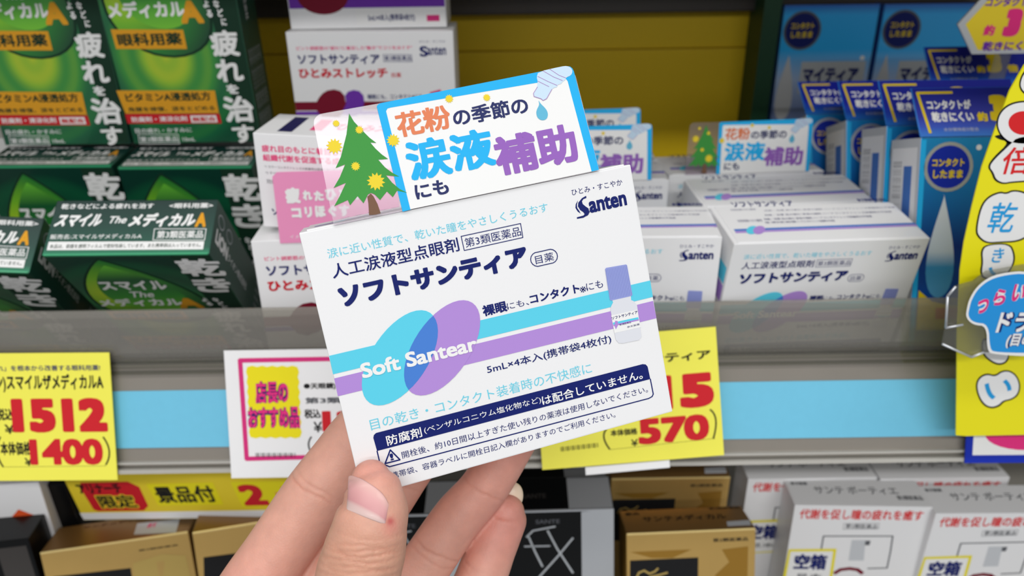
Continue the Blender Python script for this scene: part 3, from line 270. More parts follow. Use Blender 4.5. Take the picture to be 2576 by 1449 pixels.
tag_soft=[('t','(参天)ソフトサンティア','black',3.7,-14.23,75.34,-9.29,0.03,1,0),('t','615','red',32.78,-34.53,75.88,-19.11,0.068,1,0),('t','税込','black',14.83,-28.54,25.89,-20.54,0.03,1,0),('t','570','red',42.02,-49.13,72.96,-37.55,0.05,1,0),('t','本体価格','black',30.06,-44.3,41.71,-41.36,0.03,1,0),('t','¥','black',38.72,-49.53,41.66,-46.4,0.012,1,0),('l','black',[(28.4,-40.8),(27.85,-41.45),(27.44,-42.15),(27.17,-42.91),(27.04,-43.73),(27.04,-44.61),(27.18,-45.54),(27.46,-46.53),(27.88,-47.58),(28.44,-48.69),(29.13,-49.85)],0.7,1,0),('l','black',[(73.87,-35.95),(74.6,-36.69),(75.18,-37.55),(75.61,-38.54),(75.9,-39.65),(76.04,-40.88),(76.03,-42.23),(75.87,-43.71),(75.57,-45.31),(75.12,-47.03),(74.52,-48.88)],0.7,1,0),('l','black',[(29.11,-50.13),(75.33,-48.95)],0.12,1,0),('l','black',[(8,-47.23),(8.02,-49.09)],0.25,3,0),('l','black',[(8.77,-47.2),(8.79,-49.07)],0.45,3,0),('l','black',[(9.54,-47.18),(9.56,-49.04)],0.2,3,0),('l','black',[(10.3,-47.15),(10.33,-49.01)],0.25,3,0),('l','black',[(11.07,-47.13),(11.09,-48.99)],0.45,3,0),('l','black',[(11.84,-47.1),(11.86,-48.96)],0.2,3,0),('l','black',[(12.61,-47.08),(12.63,-48.94)],0.25,3,0),('l','black',[(13.37,-47.05),(13.4,-48.91)],0.45,3,0),('l','black',[(14.14,-47.02),(14.17,-48.89)],0.2,3,0),('l','black',[(14.91,-47),(14.93,-48.86)],0.25,3,0),('l','black',[(15.67,-46.97),(15.7,-48.83)],0.45,3,0),('l','black',[(16.44,-46.95),(16.47,-48.81)],0.2,3,0),('l','black',[(17.21,-46.92),(17.24,-48.78)],0.25,3,0),('l','black',[(17.97,-46.9),(18,-48.76)],0.45,3,0),('l','black',[(18.74,-46.87),(18.77,-48.73)],0.2,3,0),('l','black',[(19.51,-46.85),(19.54,-48.71)],0.25,3,0),('l','black',[(20.28,-46.82),(20.3,-48.68)],0.45,3,0),('l','black',[(21.04,-46.79),(21.07,-48.65)],0.2,3,0),('l','black',[(21.81,-46.77),(21.84,-48.63)],0.25,3,0),('l','black',[(22.58,-46.74),(22.61,-48.6)],0.45,3,0),('l','black',[(23.34,-46.72),(23.37,-48.58)],0.2,3,0),('l','black',[(24.11,-46.69),(24.14,-48.55)],0.25,3,0)]
sign=[('part','cloud_bubble#1'),('p','black',[(170.67,121.65),(170.95,122.5),(171.44,123.49),(172.15,124.64),(173.07,125.93),(174.22,127.36),(174.79,128.5),(174.78,129.34),(174.21,129.88),(173.06,130.11),(172.06,130.4),(171.22,130.75),(170.51,131.14),(169.96,131.59),(171.05,131.97),(173.77,132.25),(178.15,132.46),(184.16,132.59),(189.01,131.58),(192.68,129.43),(195.19,126.15),(196.52,121.74),(196.42,118.38),(194.89,116.07),(191.93,114.83),(187.54,114.64),(184.03,114.46),(181.41,114.28),(179.68,114.1),(178.84,113.93),(177.99,113.9),(177.12,114.01),(176.25,114.27),(175.36,114.66),(174.59,115.15),(173.94,115.73),(173.41,116.4),(172.98,117.15),(172.54,117.85),(172.06,118.49),(171.57,119.07),(171.04,119.6),(170.72,120.2),(170.59,120.89)],1),('p','white',[(171.38,121.48),(171.69,122.21),(172.19,123.11),(172.89,124.16),(173.79,125.38),(174.9,126.77),(175.82,127.95),(176.56,128.94),(177.12,129.74),(177.49,130.35),(178.73,130.87),(180.83,131.3),(183.78,131.66),(187.59,131.93),(190.77,131.09),(193.31,129.14),(195.21,126.09),(196.46,121.92),(196.31,118.75),(194.74,116.57),(191.76,115.39),(187.38,115.2),(183.88,115.02),(181.3,114.85),(179.6,114.68),(178.81,114.51),(178.03,114.48),(177.26,114.58),(176.49,114.81),(175.72,115.17),(175.05,115.61),(174.47,116.15),(173.98,116.76),(173.57,117.46),(173.14,118.1),(172.68,118.69),(172.2,119.21),(171.69,119.68),(171.39,120.21),(171.28,120.81)],2),('part','character#1'),('t','倍','redtx',175.2,117.55,185.61,127.59,0.012,3,0),('part','cloud_bubble#2'),('p','black',[(171.81,99.47),(171.66,101.84),(171.66,103.87),(171.83,105.56),(172.15,106.9),(172.62,107.91),(173.23,108.78),(173.96,109.5),(174.83,110.1),(175.83,110.55),(176.72,110.85),(177.49,110.98),(178.16,110.96),(178.71,110.78),(179.26,110.72),(179.8,110.78),(180.34,110.96),(180.87,111.27),(181.53,111.46),(182.32,111.53),(183.25,111.49),(184.3,111.34),(185.41,111.07),(186.57,110.68),(187.81,110.18),(189.1,109.58),(190.3,108.72),(191.39,107.63),(192.39,106.3),(193.3,104.74),(194,103.19),(194.49,101.68),(194.78,100.19),(194.86,98.72),(194.78,97.41),(194.54,96.25),(194.14,95.24),(193.59,94.39),(192.95,93.61),(192.23,92.9),(191.43,92.28),(190.53,91.73),(189.47,91.31),(188.22,91.02),(186.8,90.86),(185.2,90.83),(183.69,90.78),(182.25,90.72),(180.91,90.65),(179.66,90.57),(178.49,90.66),(177.38,90.93),(176.34,91.37),(175.37,91.99),(174.53,92.64),(173.81,93.32),(173.21,94.03),(172.74,94.78),(172.34,95.94),(172.03,97.5)],1),('p','white',[(172.44,99.53),(172.3,101.78),(172.3,103.69),(172.46,105.28),(172.75,106.53),(173.18,107.46),(173.74,108.26),(174.42,108.93),(175.22,109.49),(176.13,109.93),(176.97,110.22),(177.72,110.34),(178.38,110.32),(178.97,110.14),(179.54,110.09),(180.11,110.16),(180.67,110.36),(181.22,110.68),(181.88,110.88),(182.62,110.94),(183.47,110.89),(184.41,110.71),(185.41,110.44),(186.47,110.06),(187.58,109.6),(188.75,109.04),(189.84,108.26),(190.86,107.25),(191.8,106.02),(192.67,104.57),(193.33,103.14),(193.79,101.73),(194.05,100.35),(194.1,98.98),(194.01,97.75),(193.78,96.65),(193.41,95.68),(192.91,94.85),(192.31,94.1),(191.65,93.43),(190.89,92.84),(190.06,92.34),(189.04,91.94),(187.85,91.66),(186.49,91.5),(184.94,91.44),(183.49,91.39),(182.12,91.32),(180.84,91.25),(179.66,91.17),(178.54,91.26),(177.51,91.51),(176.55,91.93),(175.68,92.52),(174.91,93.13),(174.26,93.77),(173.72,94.43),(173.29,95.12),(172.94,96.19),(172.65,97.67)],2),('part','character#2'),('t','乾','skyblue',176.19,94.86,185.71,106.84,0.01,3,0),('part','cloud_bubble#3'),('p','black',[(177.04,89.42),(176.68,88.79),(176.52,88),(176.56,87.06),(176.8,85.94),(177.25,84.65),(177.59,83.47),(177.84,82.38),(178,81.38),(178.05,80.47),(178.21,79.58),(178.46,78.69),(178.82,77.83),(179.27,76.97),(180.06,76.28),(181.16,75.74),(182.61,75.36),(184.39,75.13),(185.88,75.16),(187.07,75.42),(187.98,75.95),(188.59,76.72),(189.12,77.59),(189.57,78.56),(189.93,79.62),(190.19,80.78),(190.33,81.91),(190.32,83),(190.18,84.06),(189.89,85.08),(189.5,86.1),(188.98,87.13),(188.36,88.15),(187.61,89.18),(186.5,89.92),(185.01,90.39),(183.16,90.58),(180.93,90.48),(179.16,90.26),(177.87,89.91)],1),('p','white',[(177.67,89.06),(177.34,88.47),(177.21,87.73),(177.26,86.82),(177.5,85.76),(177.93,84.55),(178.26,83.41),(178.51,82.34),(178.67,81.36),(178.75,80.45),(178.9,79.61),(179.12,78.81),(179.43,78.08),(179.82,77.39),(180.5,76.82),(181.47,76.38),(182.74,76.04),(184.29,75.81),(185.6,75.83),(186.67,76.09),(187.48,76.59),(188.05,77.32),(188.53,78.13),(188.95,79.01),(189.27,79.96),(189.52,80.99),(189.64,82),(189.63,82.99),(189.5,83.97),(189.23,84.94),(188.87,85.9),(188.4,86.86),(187.84,87.82),(187.17,88.77),(186.17,89.47),(184.83,89.92),(183.16,90.11),(181.16,90.04),(179.58,89.84),(178.41,89.51)],2),('part','character#3'),('t','き','skyblue',181.2,82.68,185.42,88.71,0.015,3,0),('part','character#3'),('l','skyblue',[(181.81,80.35),(182.05,79.88),(182.29,79.46),(182.53,79.09),(182.76,78.77),(182.99,78.51),(183.22,78.3),(183.44,78.14),(183.65,78.03),(183.87,77.97),(184.08,77.97)],1.2,3,0),('part','cloud_bubble#4'),('p','black',[(189.59,28.8),(189.68,29.79),(189.92,30.66),(190.32,31.4),(190.88,32.01),(191.58,32.5),(192.35,32.78),(193.17,32.87),(194.04,32.75),(194.96,32.44),(195.78,32.35),(196.49,32.48),(197.11,32.84),(197.63,33.44),(198.22,33.88),(198.89,34.19),(199.64,34.35),(200.47,34.37),(201.33,34.23),(202.21,33.91),(203.12,33.44),(204.05,32.78),(204.93,31.99),(205.76,31.07),(206.53,29.99),(207.26,28.78),(207.83,27.56),(208.25,26.35),(208.52,25.13),(208.64,23.92),(208.6,22.85),(208.4,21.94),(208.04,21.18),(207.53,20.58),(206.94,20.08),(206.28,19.68),(205.55,19.38),(204.74,19.2),(204.07,18.9),(203.55,18.5),(203.15,17.99),(202.88,17.37),(202.49,16.83),(201.97,16.38),(201.32,16),(200.54,15.71),(199.71,15.59),(198.84,15.66),(197.92,15.91),(196.94,16.34),(196,16.95),(195.06,17.75),(194.15,18.71),(193.26,19.86),(192.44,21.07),(191.69,22.37),(191,23.73),(190.38,25.16),(189.94,26.48),(189.68,27.69)],1),('p','white',[(190.26,28.58),(190.35,29.43),(190.57,30.18),(190.93,30.83),(191.43,31.36),(192.06,31.79),(192.76,32.03),(193.53,32.08),(194.38,31.95),(195.3,31.64),(196.13,31.56),(196.87,31.72),(197.52,32.11),(198.07,32.74),(198.67,33.21),(199.31,33.52),(199.99,33.68),(200.7,33.69),(201.45,33.55),(202.22,33.25),(203.03,32.81),(203.86,32.22),(204.65,31.51),(205.38,30.67),(206.07,29.7),(206.7,28.61),(207.21,27.52),(207.58,26.43),(207.83,25.36),(207.94,24.29),(207.91,23.34),(207.73,22.5),(207.4,21.8),(206.93,21.21),(206.37,20.73),(205.72,20.34),(204.97,20.05),(204.14,19.87),(203.44,19.58),(202.88,19.2),(202.45,18.72),(202.16,18.15),(201.77,17.65),(201.31,17.22),(200.75,16.87),(200.1,16.6),(199.41,16.49),(198.66,16.54),(197.87,16.76),(197.04,17.15),(196.2,17.7),(195.36,18.43),(194.52,19.32),(193.69,20.39),(192.92,21.52),(192.21,22.71),(191.57,23.97),(191,25.3),(190.59,26.51),(190.34,27.6)],2),('part','character#4'),('l','skyblue',[(194.11,27.62),(194.5,26.68),(194.9,25.8),(195.32,24.98),(195.74,24.23),(196.18,23.54),(196.63,22.91),(197.09,22.35),(197.56,21.86),(198.04,21.42),(198.54,21.05)],1.7,3,0),('part','character#4'),('l','skyblue',[(201.14,29.1),(201.58,28.71),(202,28.31),(202.38,27.9),(202.72,27.49),(203.04,27.06),(203.32,26.62),(203.58,26.18),(203.8,25.72),(203.98,25.26),(204.14,24.78)],1.6,3,0),('part','cloud_bubble#5'),('p','black',[(186.94,48.32),(187.02,49.27),(187.85,49.49),(189.43,48.98),(191.75,47.75),(194.82,45.8),(197.15,44.04),(198.77,42.47),(199.65,41.11),(199.8,39.95),(199.73,38.97),(199.44,38.18),(198.94,37.57),(198.22,37.16),(197.45,36.93),(196.62,36.9),(195.75,37.06),(194.82,37.41),(193.84,37.89),(192.81,38.51),(191.72,39.27),(190.57,40.17),(189.59,41.18),(188.76,42.3),(188.09,43.53),(187.58,44.89),(187.22,46.13),(187,47.28)],1),('p','white',[(187.59,47.89),(187.66,48.56),(188.43,48.64),(189.88,48.13),(192.02,47.05),(194.85,45.38),(196.97,43.87),(198.4,42.53),(199.12,41.36),(199.15,40.35),(199.02,39.51),(198.75,38.84),(198.32,38.33),(197.75,37.99),(197.11,37.81),(196.41,37.8),(195.65,37.94),(194.81,38.25),(193.93,38.67),(193,39.23),(192.01,39.9),(190.98,40.69),(190.08,41.6),(189.31,42.63),(188.69,43.77),(188.2,45.02),(187.86,46.12),(187.65,47.08)],2),('part','cloud_bubble#6'),('p','black',[(169.21,136.94),(169.14,137.9),(169.21,138.81),(169.4,139.66),(169.73,140.47),(170.2,141.22),(170.75,141.88),(171.4,142.43),(172.15,142.89),(173,143.26),(173.97,143.54),(175.04,143.74),(176.24,143.85),(177.55,143.88),(178.87,143.74),(180.18,143.43),(181.5,142.96),(182.81,142.33),(184,141.59),(185.05,140.74),(185.96,139.79),(186.75,138.73),(187.32,137.57),(187.69,136.32),(187.85,134.96),(187.8,133.5),(187.53,132.19),(187.05,131.03),(186.36,130.01),(185.45,129.14),(184.31,128.53),(182.91,128.16),(181.28,128.03),(179.41,128.16),(177.92,128.28),(176.83,128.39),(176.12,128.5),(175.81,128.61),(175.36,128.86),(174.76,129.26),(174.04,129.81),(173.17,130.52),(172.37,131.29),(171.62,132.13),(170.92,133.04),(170.26,134.03),(169.76,135.01),(169.42,135.97)],1),('p','white',[(169.8,136.86),(169.75,137.77),(169.81,138.63),(170,139.42),(170.32,140.16),(170.75,140.83),(171.28,141.43),(171.9,141.94),(172.61,142.37),(173.42,142.72),(174.33,142.98),(175.33,143.18),(176.45,143.28),(177.66,143.31),(178.88,143.18),(180.09,142.9),(181.3,142.47),(182.51,141.88),(183.6,141.2),(184.57,140.43),(185.42,139.56),(186.14,138.6),(186.68,137.54),(187.02,136.38),(187.16,135.12),(187.11,133.76),(186.85,132.55),(186.38,131.47),(185.71,130.54),(184.82,129.75),(183.72,129.18),(182.39,128.85),(180.84,128.74),(179.07,128.85),(177.48,129.12),(176.06,129.54),(174.82,130.12),(173.75,130.85),(172.81,131.62),(172,132.43),(171.31,133.28),(170.73,134.17),(170.29,135.06),(169.99,135.95)],2),('part','red_disc'),('p','redtx',[(183.86,136.05),(184,135.12),(183.87,134.24),(183.48,133.45),(182.85,132.79),(182,132.3),(180.99,132),(179.86,131.91),(178.67,132.04),(177.49,132.37),(176.36,132.88),(175.35,133.56),(174.52,134.37),(173.89,135.26),(173.51,136.2),(173.38,137.12),(173.52,138),(173.92,138.78),(174.55,139.42),(175.39,139.9),(176.39,140.19),(177.51,140.28),(178.68,140.16),(179.85,139.84),(180.97,139.34),(181.97,138.67),(182.82,137.88),(183.45,136.99)],3),('part','cloud_bubble#7'),('p','black',[(173.44,150.5),(173.43,151.23),(173.49,151.94),(173.62,152.63),(173.83,153.29),(174.12,153.92),(174.62,154.44),(175.35,154.83),(176.28,155.12),(177.44,155.28),(178.5,154.72),(179.48,153.41),(180.37,151.37),(181.18,148.6),(181.45,146.59),(181.2,145.36),(180.42,144.89),(179.11,145.19),(177.99,145.51),(177.04,145.85),(176.28,146.21),(175.71,146.59),(175.19,147.02),(174.73,147.48),(174.33,148),(173.98,148.56),(173.72,149.16),(173.54,149.81)],1),('p','white',[(173.96,150.36),(173.95,151.01),(174.01,151.64),(174.14,152.25),(174.34,152.85),(174.61,153.44),(175.08,153.91),(175.75,154.28),(176.63,154.53),(177.73,154.66),(178.72,154.15),(179.63,152.98),(180.44,151.17),(181.15,148.7),(181.37,146.93),(181.09,145.84),(180.33,145.45),(179.07,145.75),(178,146.06),(177.12,146.37),(176.43,146.7),(175.94,147.03),(175.49,147.4),(175.08,147.8),(174.73,148.23),(174.42,148.7),(174.19,149.21),(174.04,149.76)],2)]
wobble=[('p','white',[(171.8,69.19),(171.79,70.16),(171.88,71.2),(172.06,72.33),(172.34,73.53),(172.71,74.82),(173.24,76.03),(173.91,77.18),(174.72,78.25),(175.68,79.27),(176.76,80.12),(177.95,80.82),(179.26,81.37),(180.67,81.76),(182.18,82.09),(183.79,82.36),(185.48,82.57),(187.27,82.7),(189.3,82.52),(191.58,82.02),(194.11,81.19),(196.88,80.05),(199.58,77.12),(202.19,72.41),(204.72,65.92),(207.17,57.66),(207.54,51.55),(205.81,47.6),(202,45.83),(196.12,46.21),(191.51,46.62),(188.2,47.05),(186.17,47.51),(185.44,47.99),(184.7,49.04),(183.96,50.66),(183.22,52.85),(182.47,55.61),(181.59,57.71),(180.57,59.14),(179.42,59.92),(178.13,60.03),(176.93,60.32),(175.8,60.79),(174.76,61.43),(173.8,62.26),(173.05,63.14),(172.5,64.09),(172.15,65.09),(172.02,66.16),(171.91,67.19),(171.84,68.2)],1),('p','bluew',[(172.72,69.05),(172.71,69.92),(172.78,70.88),(172.94,71.92),(173.2,73.04),(173.54,74.24),(174.03,75.37),(174.66,76.44),(175.42,77.43),(176.34,78.36),(177.35,79.15),(178.48,79.81),(179.72,80.34),(181.06,80.74),(182.52,81.08),(184.09,81.34),(185.76,81.55),(187.55,81.69),(189.55,81.53),(191.74,81.07),(194.14,80.31),(196.73,79.25),(199.24,76.55),(201.67,72.2),(204.01,66.22),(206.27,58.59),(206.59,52.9),(204.96,49.16),(201.4,47.37),(195.91,47.52),(191.63,47.75),(188.56,48.06),(186.71,48.44),(186.08,48.89),(185.4,49.92),(184.68,51.54),(183.91,53.72),(183.1,56.47),(182.11,58.57),(180.96,60.04),(179.64,60.86),(178.16,61.02),(176.86,61.33),(175.74,61.78),(174.82,62.37),(174.09,63.1),(173.53,63.86),(173.14,64.67),(172.91,65.52),(172.84,66.4),(172.79,67.28),(172.75,68.17)],2),('t','つ','white',175.56,65.21,179.55,71.47,0.1,3,0),('t','ら','white',180.91,68.65,185.27,75.52,0.1,3,0),('t','い','white',187.3,70.29,192.1,77.46,0.1,3,0),('t','つ','hotpink',175.56,65.21,179.55,71.47,0.035,4,0),('t','ら','hotpink',180.91,68.65,185.27,75.52,0.035,4,0),('t','い','hotpink',187.3,70.29,192.1,77.46,0.035,4,0),('t','ドライ','navy',185.28,56.79,205.39,65.77,0.1,3,0),('t','(目の','navy',190.66,49.71,200.65,56.16,0.1,3,0),('t','ドライ','white',185.28,56.79,205.39,65.77,0.035,4,0),('t','(目の','white',190.66,49.71,200.65,56.16,0.035,4,0)]
hexcard=[('t','約','hotpink',-11.61,-3.92,-6.16,1.2,0.05,3,0),('t','3','hotpink',-2.19,-4.58,6.05,8.7,0.1,3,0),('t','乾きにくい','violet',-10.26,-11.31,15.82,-6.67,0.04,3,0),('t','コンタクト','violet',-14.04,9.74,6.69,13.98,0.04,3,0)]
tag_blue=[]
HAND={'thumb':[[-35.3,149.3,1174.5,4.86],[-34.6,147.4,1173.0,6.96],[-33.9,143.7,1169.0,8.15],[-34.8,141.9,1166.4,9.09],[-36.6,139.3,1160.1,9.97],[-38.3,137.7,1154.6,10.32],[-40.7,135.8,1144.1,10.58],[-45.7,132.9,1124.7,11.72],[-54.5,129.7,1097.9,15.85],[-64.6,124.0,1068.5,20.85]],'index':[[-36.5,194.3,1169.6,6.9],[-39.1,193.5,1165.8,8.13],[-49.6,187.8,1153.1,9.58],[-60.3,180.2,1141.2,9.99],[-70.5,171.8,1128.9,9.91],[-78.6,164.7,1119.0,10.29],[-88.3,155.8,1105.6,11.13],[-90.2,143.7,1085.8,12.64],[-79.4,122.4,1056.4,16.77]],'middle':[[-19.0,196.7,1165.5,6.78],[-21.6,195.9,1161.6,7.78],[-33.5,189.9,1145.0,8.7],[-41.8,184.6,1134.4,9.07],[-51.6,177.7,1122.7,9.28],[-60.4,170.6,1112.9,9.68],[-71.6,159.3,1099.2,10.95],[-75.9,144.9,1083.7,12.75],[-74.9,122.4,1056.3,16.77]],'ring':[[6.5,201.2,1158.9,5.98],[4.0,200.3,1154.7,7.01],[-8.9,191.2,1136.4,7.63],[-18.5,185.5,1127.2,7.98],[-27.1,178.5,1117.6,8.16],[-35.5,171.8,1108.5,8.82],[-50.1,158.4,1092.8,10.56],[-60.2,145.1,1079.5,12.39],[-68.2,122.4,1056.2,16.77]],'pinky':[[-3.1,191.1,1124.9,6.13],[-3.7,190.0,1122.8,7.41],[-7.3,185.7,1116.3,7.89],[-10.6,180.3,1109.9,8.07],[-14.9,173.7,1103.4,8.47],[-29.4,158.0,1087.5,10.17],[-45.1,143.4,1076.1,12.28],[-62.6,122.3,1056.1,16.77]],'wrist':[[-69.3,123.4,1058.2,20],[-72.2,114.9,1045.6,21],[-75.6,102.1,1029.0,23],[-79.6,82.0,1006.5,27]]}
NT=[[-37.72,138.08,1184.58],[-36.54,138.15,1184.73],[-34.76,137.84,1184.09],[-32.0,137.11,1182.62],[-29.87,136.27,1180.93],[-28.3,135.09,1178.55]]
NB=[[-38.36,134.7,1177.77],[-36.48,134.39,1177.14],[-33.66,133.85,1176.05],[-31.2,133.42,1175.19],[-30.28,133.27,1174.9],[-29.29,133.21,1174.77]]
CREASE=[[-60.72,175.15,1149.05,0.52,0.38,0.765,7.5,0.45],[-58.91,175.72,1150.2,0.547,0.372,0.75,8.1,0.25],[-10.43,183.74,1139.37,0.522,0.379,0.764,8.2,0.4],[-23.77,173.79,1123.82,0.501,0.385,0.775,10.3,0.4],[-25.0,172.78,1121.8,0.489,0.388,0.781,10.2,0.25],[-33.36,181.81,1144.48,-0.567,-0.366,-0.738,5.4,0.3],[-34.82,133.97,1169.56,0.092,0.443,0.892,9.6,0.12],[-35.18,133.12,1167.85,0.089,0.443,0.892,10.0,0.22],[-35.42,132.66,1166.91,0.059,0.444,0.894,10.3,0.3],[-35.63,132.17,1165.93,0.058,0.444,0.894,10.5,0.36],[-35.89,131.57,1164.71,0.057,0.444,0.894,10.8,0.28],[-36.09,130.92,1163.4,0.108,0.442,0.891,11.1,0.2],[-36.36,130.47,1162.51,0.055,0.444,0.894,11.4,0.22],[-36.64,129.72,1161.0,0.078,0.443,0.893,11.7,0.26]]
CUT=[[-28.74, 135.8, 1173.23]]
BANNER=[(-236,325,1001),(-90,303,1021)]
# ---------------- setting ----------------
XL,XR=-1000,1000
boxobj('wall_back',(XL,XR,556,575,1040,1207.5),'panel_yellow',kind='structure',bev=.5)
boxobj('wall_back.001',(XL,XR,558,575,1208,1344),'panel_yellow',kind='structure',bev=.5)
boxobj('trim_1',(XL,XR,546,557.5,1233,1278),'dark_steel',kind='structure',bev=1)
boxobj('trim_2',(165,176.5,526,556,1040,1344),'post_green',kind='structure',bev=.5)
# ---------------- display shelf with its price rail ----------------
def sloped(bm,s0,s1,o0,o1,x0=XL,x1=XR,mi=0):
    """a bar of the price rail: s runs down the rail's tilted face, o is how far it stands out"""
    a=math.radians(20); add=[]
    for x in (x0,x1):
        for s,o in ((s0,o0),(s1,o0),(s1,o1),(s0,o1)):
            add.append(bm.verts.new((x*MM,(290-s*math.sin(a)-o*math.cos(a))*MM,(1121-s*math.cos(a)+o*math.sin(a))*MM)))
    for f in ((0,1,2,3),(7,6,5,4),(0,4,5,1),(1,5,6,2),(2,6,7,3),(3,7,4,0)): bm.faces.new([add[i] for i in f]).material_index=mi
    bmesh.ops.recalc_face_normals(bm,faces=bm.faces)
shelf=link('display_shelf',None); shelf.location=(0,.3,1.07)
tag(shelf,'grey shop shelf with a clear front guard and a pale blue price strip','shelf')
inv=Matrix.Translation((0,-.3,-1.07))
def onshelf(o): o.parent=shelf; o.matrix_parent_inverse=inv; return o
onshelf(boxobj('shelf_board',(XL,XR,294,570,1058,1071),'shelf_grey',bev=.6))
for d in ((-112,83,296,455,1071,1107.8),(83.5,171,300,455,1071,1103.2),(172,330,292,455,1071,1101.5),(-116,-26,407,470,1107.8,1174.6),(-300,-128,421,446,1071,1187.8),(175,330,500,556,1071,1142.8)): onshelf(boxobj('shelf_riser',d,'riser_white',bev=.4))
bm=bmesh.new(); sloped(bm,0,46,-3.5,-.8); onshelf(bm_obj('price_rail',bm,'rail_grey'))
bm=bmesh.new(); sloped(bm,11.6,37.4,-.7,-.3); onshelf(bm_obj('paper_strip',bm,'cyan_paper'))
bm=bmesh.new(); sloped(bm,-1.5,1.2,-3,1.0); sloped(bm,2.6,4,-.6,.6); onshelf(bm_obj('rail_ridge',bm,'plate_clear'))
bm=bmesh.new(); sloped(bm,43.4,44.4,-.8,1.6); sloped(bm,46.6,48.4,-3,2.2); onshelf(bm_obj('rail_lip',bm,'lip_clear'))
bm=bmesh.new()
prof=[(291.6,1120),(290.6,1126),(290.2,1140),(290.5,1144.5),(291.6,1147.2),(292.6,1147.2),(292,1144),(291.8,1140),(292.2,1126),(293.2,1120)]
vv=[[bm.verts.new((x*MM,a*MM,b*MM)) for a,b in prof] for x in (XL,XR)]; n=len(prof)
for i in range(n): bm.faces.new((vv[0][i],vv[0][(i+1)%n],vv[1][(i+1)%n],vv[1][i]))
bm.faces.new(vv[0]); bm.faces.new(vv[1][::-1]); bmesh.ops.recalc_face_normals(bm,faces=bm.faces)
onshelf(bm_obj('front_guard',bm,'guard_clear'))
lower=boxobj('display_shelf',(XL,XR,255,520,916,930.6),'shelf_grey',bev=.6); tag(lower,'lower grey shelf board under the gold and white cartons','shelf')
upper=boxobj('display_shelf',(XL,XR,285,575,1345,1361),'shelf_grey',bev=.6); tag(upper,'unseen grey shelf board added above to shade the yellow back panel','shelf')  # board above the view, added to shade the back of the shelf

# ---------------- white carton with purple and cyan logo (hero and its likes) ----------------
def soft_carton():
    o=carton('eye_drop_carton',85,67.8,31)
    Print('f',(85,67.8,31)).run(soft_front,o,'stripe_artwork')
    p=Print('t',(85,67.8,31)); p.d=(85,68.15,31); p.run(soft_top,o,'top_lettering')
    boxobj('lid_flap',(-40.6,41,.8,31.2,67.75,68.15),'card_white',o,bev=.15)
    q=Print('l',(85,67.8,31)); q.rect(2,38,29,46,'purple'); q.rect(2,47,29,55,'cyan'); q.text('ソフトサンティア','navyside',6,6,11,34,.03,1,0,1); q.text('目の乾き 涙液の補助','navyside',14,6,17,34,.01,1,0,1); q.rect(20,8,26,30,'navyside'); q.build('side_lettering',o)
    # clear pop card standing up from the lid
    c=link('pop_card',None,o); c.location=(-.2*MM,-.38*MM,68.5*MM); c.rotation_euler=(math.radians(-8),0,0)
    R=2.4
    def rc(x,z,a0): return [(x+R*math.cos(math.radians(a0+k*15)),z+R*math.sin(math.radians(a0+k*15))) for k in range(7)]
    prism('clear_sheet',[(-34,-.6),(33.9,-.6)]+rc(33.3-R,26.1-R,0)+rc(-33.2+R,26.0-R,90),.25,'card_clear',c,y=.02)
    P=Print('f',(68,27,1)); P.uvd=(-34,0,68,27); P.run(card,c,'printed_frame')
    return o
hero=soft_carton(); pose(hero,POSE['hero']['T'],POSE['hero']['r'])
tag(hero,'white eye drop carton held up in the hand in front of the shelf','carton','white cartons with overlapping cyan and purple ovals')
G1='white cartons with overlapping cyan and purple ovals'
for k,lab,skip in (('R1','white oval-logo carton in front of the right stack, nearest its clear guard',('pop_card',)),('R2','white oval-logo carton directly behind the front right one, top lettering showing',('pop_card',)),
    ('R3','back white oval-logo carton carrying the whole tree and pollen pop card on the right',()),('L1','white oval-logo carton just behind the right edge of the held carton',('pop_card',)),
    ('L2','white carton with pop card between the held carton and the right stack',()),('L3','rearmost white carton whose pop card shows only its blue top edge',())):
    c=copy_tree(hero,None,skip); pose(c,POSE[k]['T'],POSE[k]['r']); tag(c,lab,'carton',G1)

# ---------------- white cartons with wine and violet ovals ----------------
def stretch(h,name='eye_drop_carton'): return carton(name,85,h,31)
G2='white cartons with wine red and violet ovals'
s1=stretch(67.8); pose(s1,POSE['S1']['T'],POSE['S1']['r']); Print('f',(85,67.8,31)).run(stretch_front,s1,'front_print')
tag(s1,'white red-lettered carton left of the held one, bottom of its stack','carton',G2)
pc=link('pop_card',None,s1); pc.location=(0,-.4*MM,66.6*MM)
prism('pink_sheet',[(-30.4,0),(20,0),(20,28.6),(18,30.4),(-27.6,30.4),(-29.6,28.6)],.3,'pink_card',pc)
P=Print('f',(85,30,1)); P.uvd=(-30,0,50,30)
for ch,x0,z0,x1,z1 in (('疲',-25.5,17.2,-19.6,24),('れ',-18.5,18.4,-14.8,22.6),('た',-14,18,-10.2,22.2),('ひ',-9.4,18,-5,23),('と',-4,18,0,22.6),('み',.6,18,5,22.6)): P.text(ch,'white',x0,z0,x1,z1,.07,2)
for ch,x0,z0,x1,z1 in (('コ',-24,11,-20,15.2),('リ',-18.6,11,-15.6,15.6),('ほ',-14.4,11,-10.2,16),('ぐ',-9,11,-5.6,16),('す',-4.6,11,-.4,16)): P.text(ch,'white',x0,z0,x1,z1,.07,2)
P.text('イメージ','white',-26,2,-18,3.6,0,2); P.build('lettering',pc)
s2=stretch(POSE['S2']['d'][1]); pose(s2,POSE['S2']['T'],POSE['S2']['r']); Print('f',tuple(POSE['S2']['d'])).run(S2_front,s2,'front_print')
p=Print('t',tuple(POSE['S2']['d'])); p.rect(-34,4,-28,27,'navyside'); p.rect(-22,8,-17,25,'pink'); p.text('ひとみストレッチ','pink',-12,10,30,20,.03,1); p.build('top_print',s2)
tag(s2,'white carton with pink fine print lying on the left white stack','carton',G2)
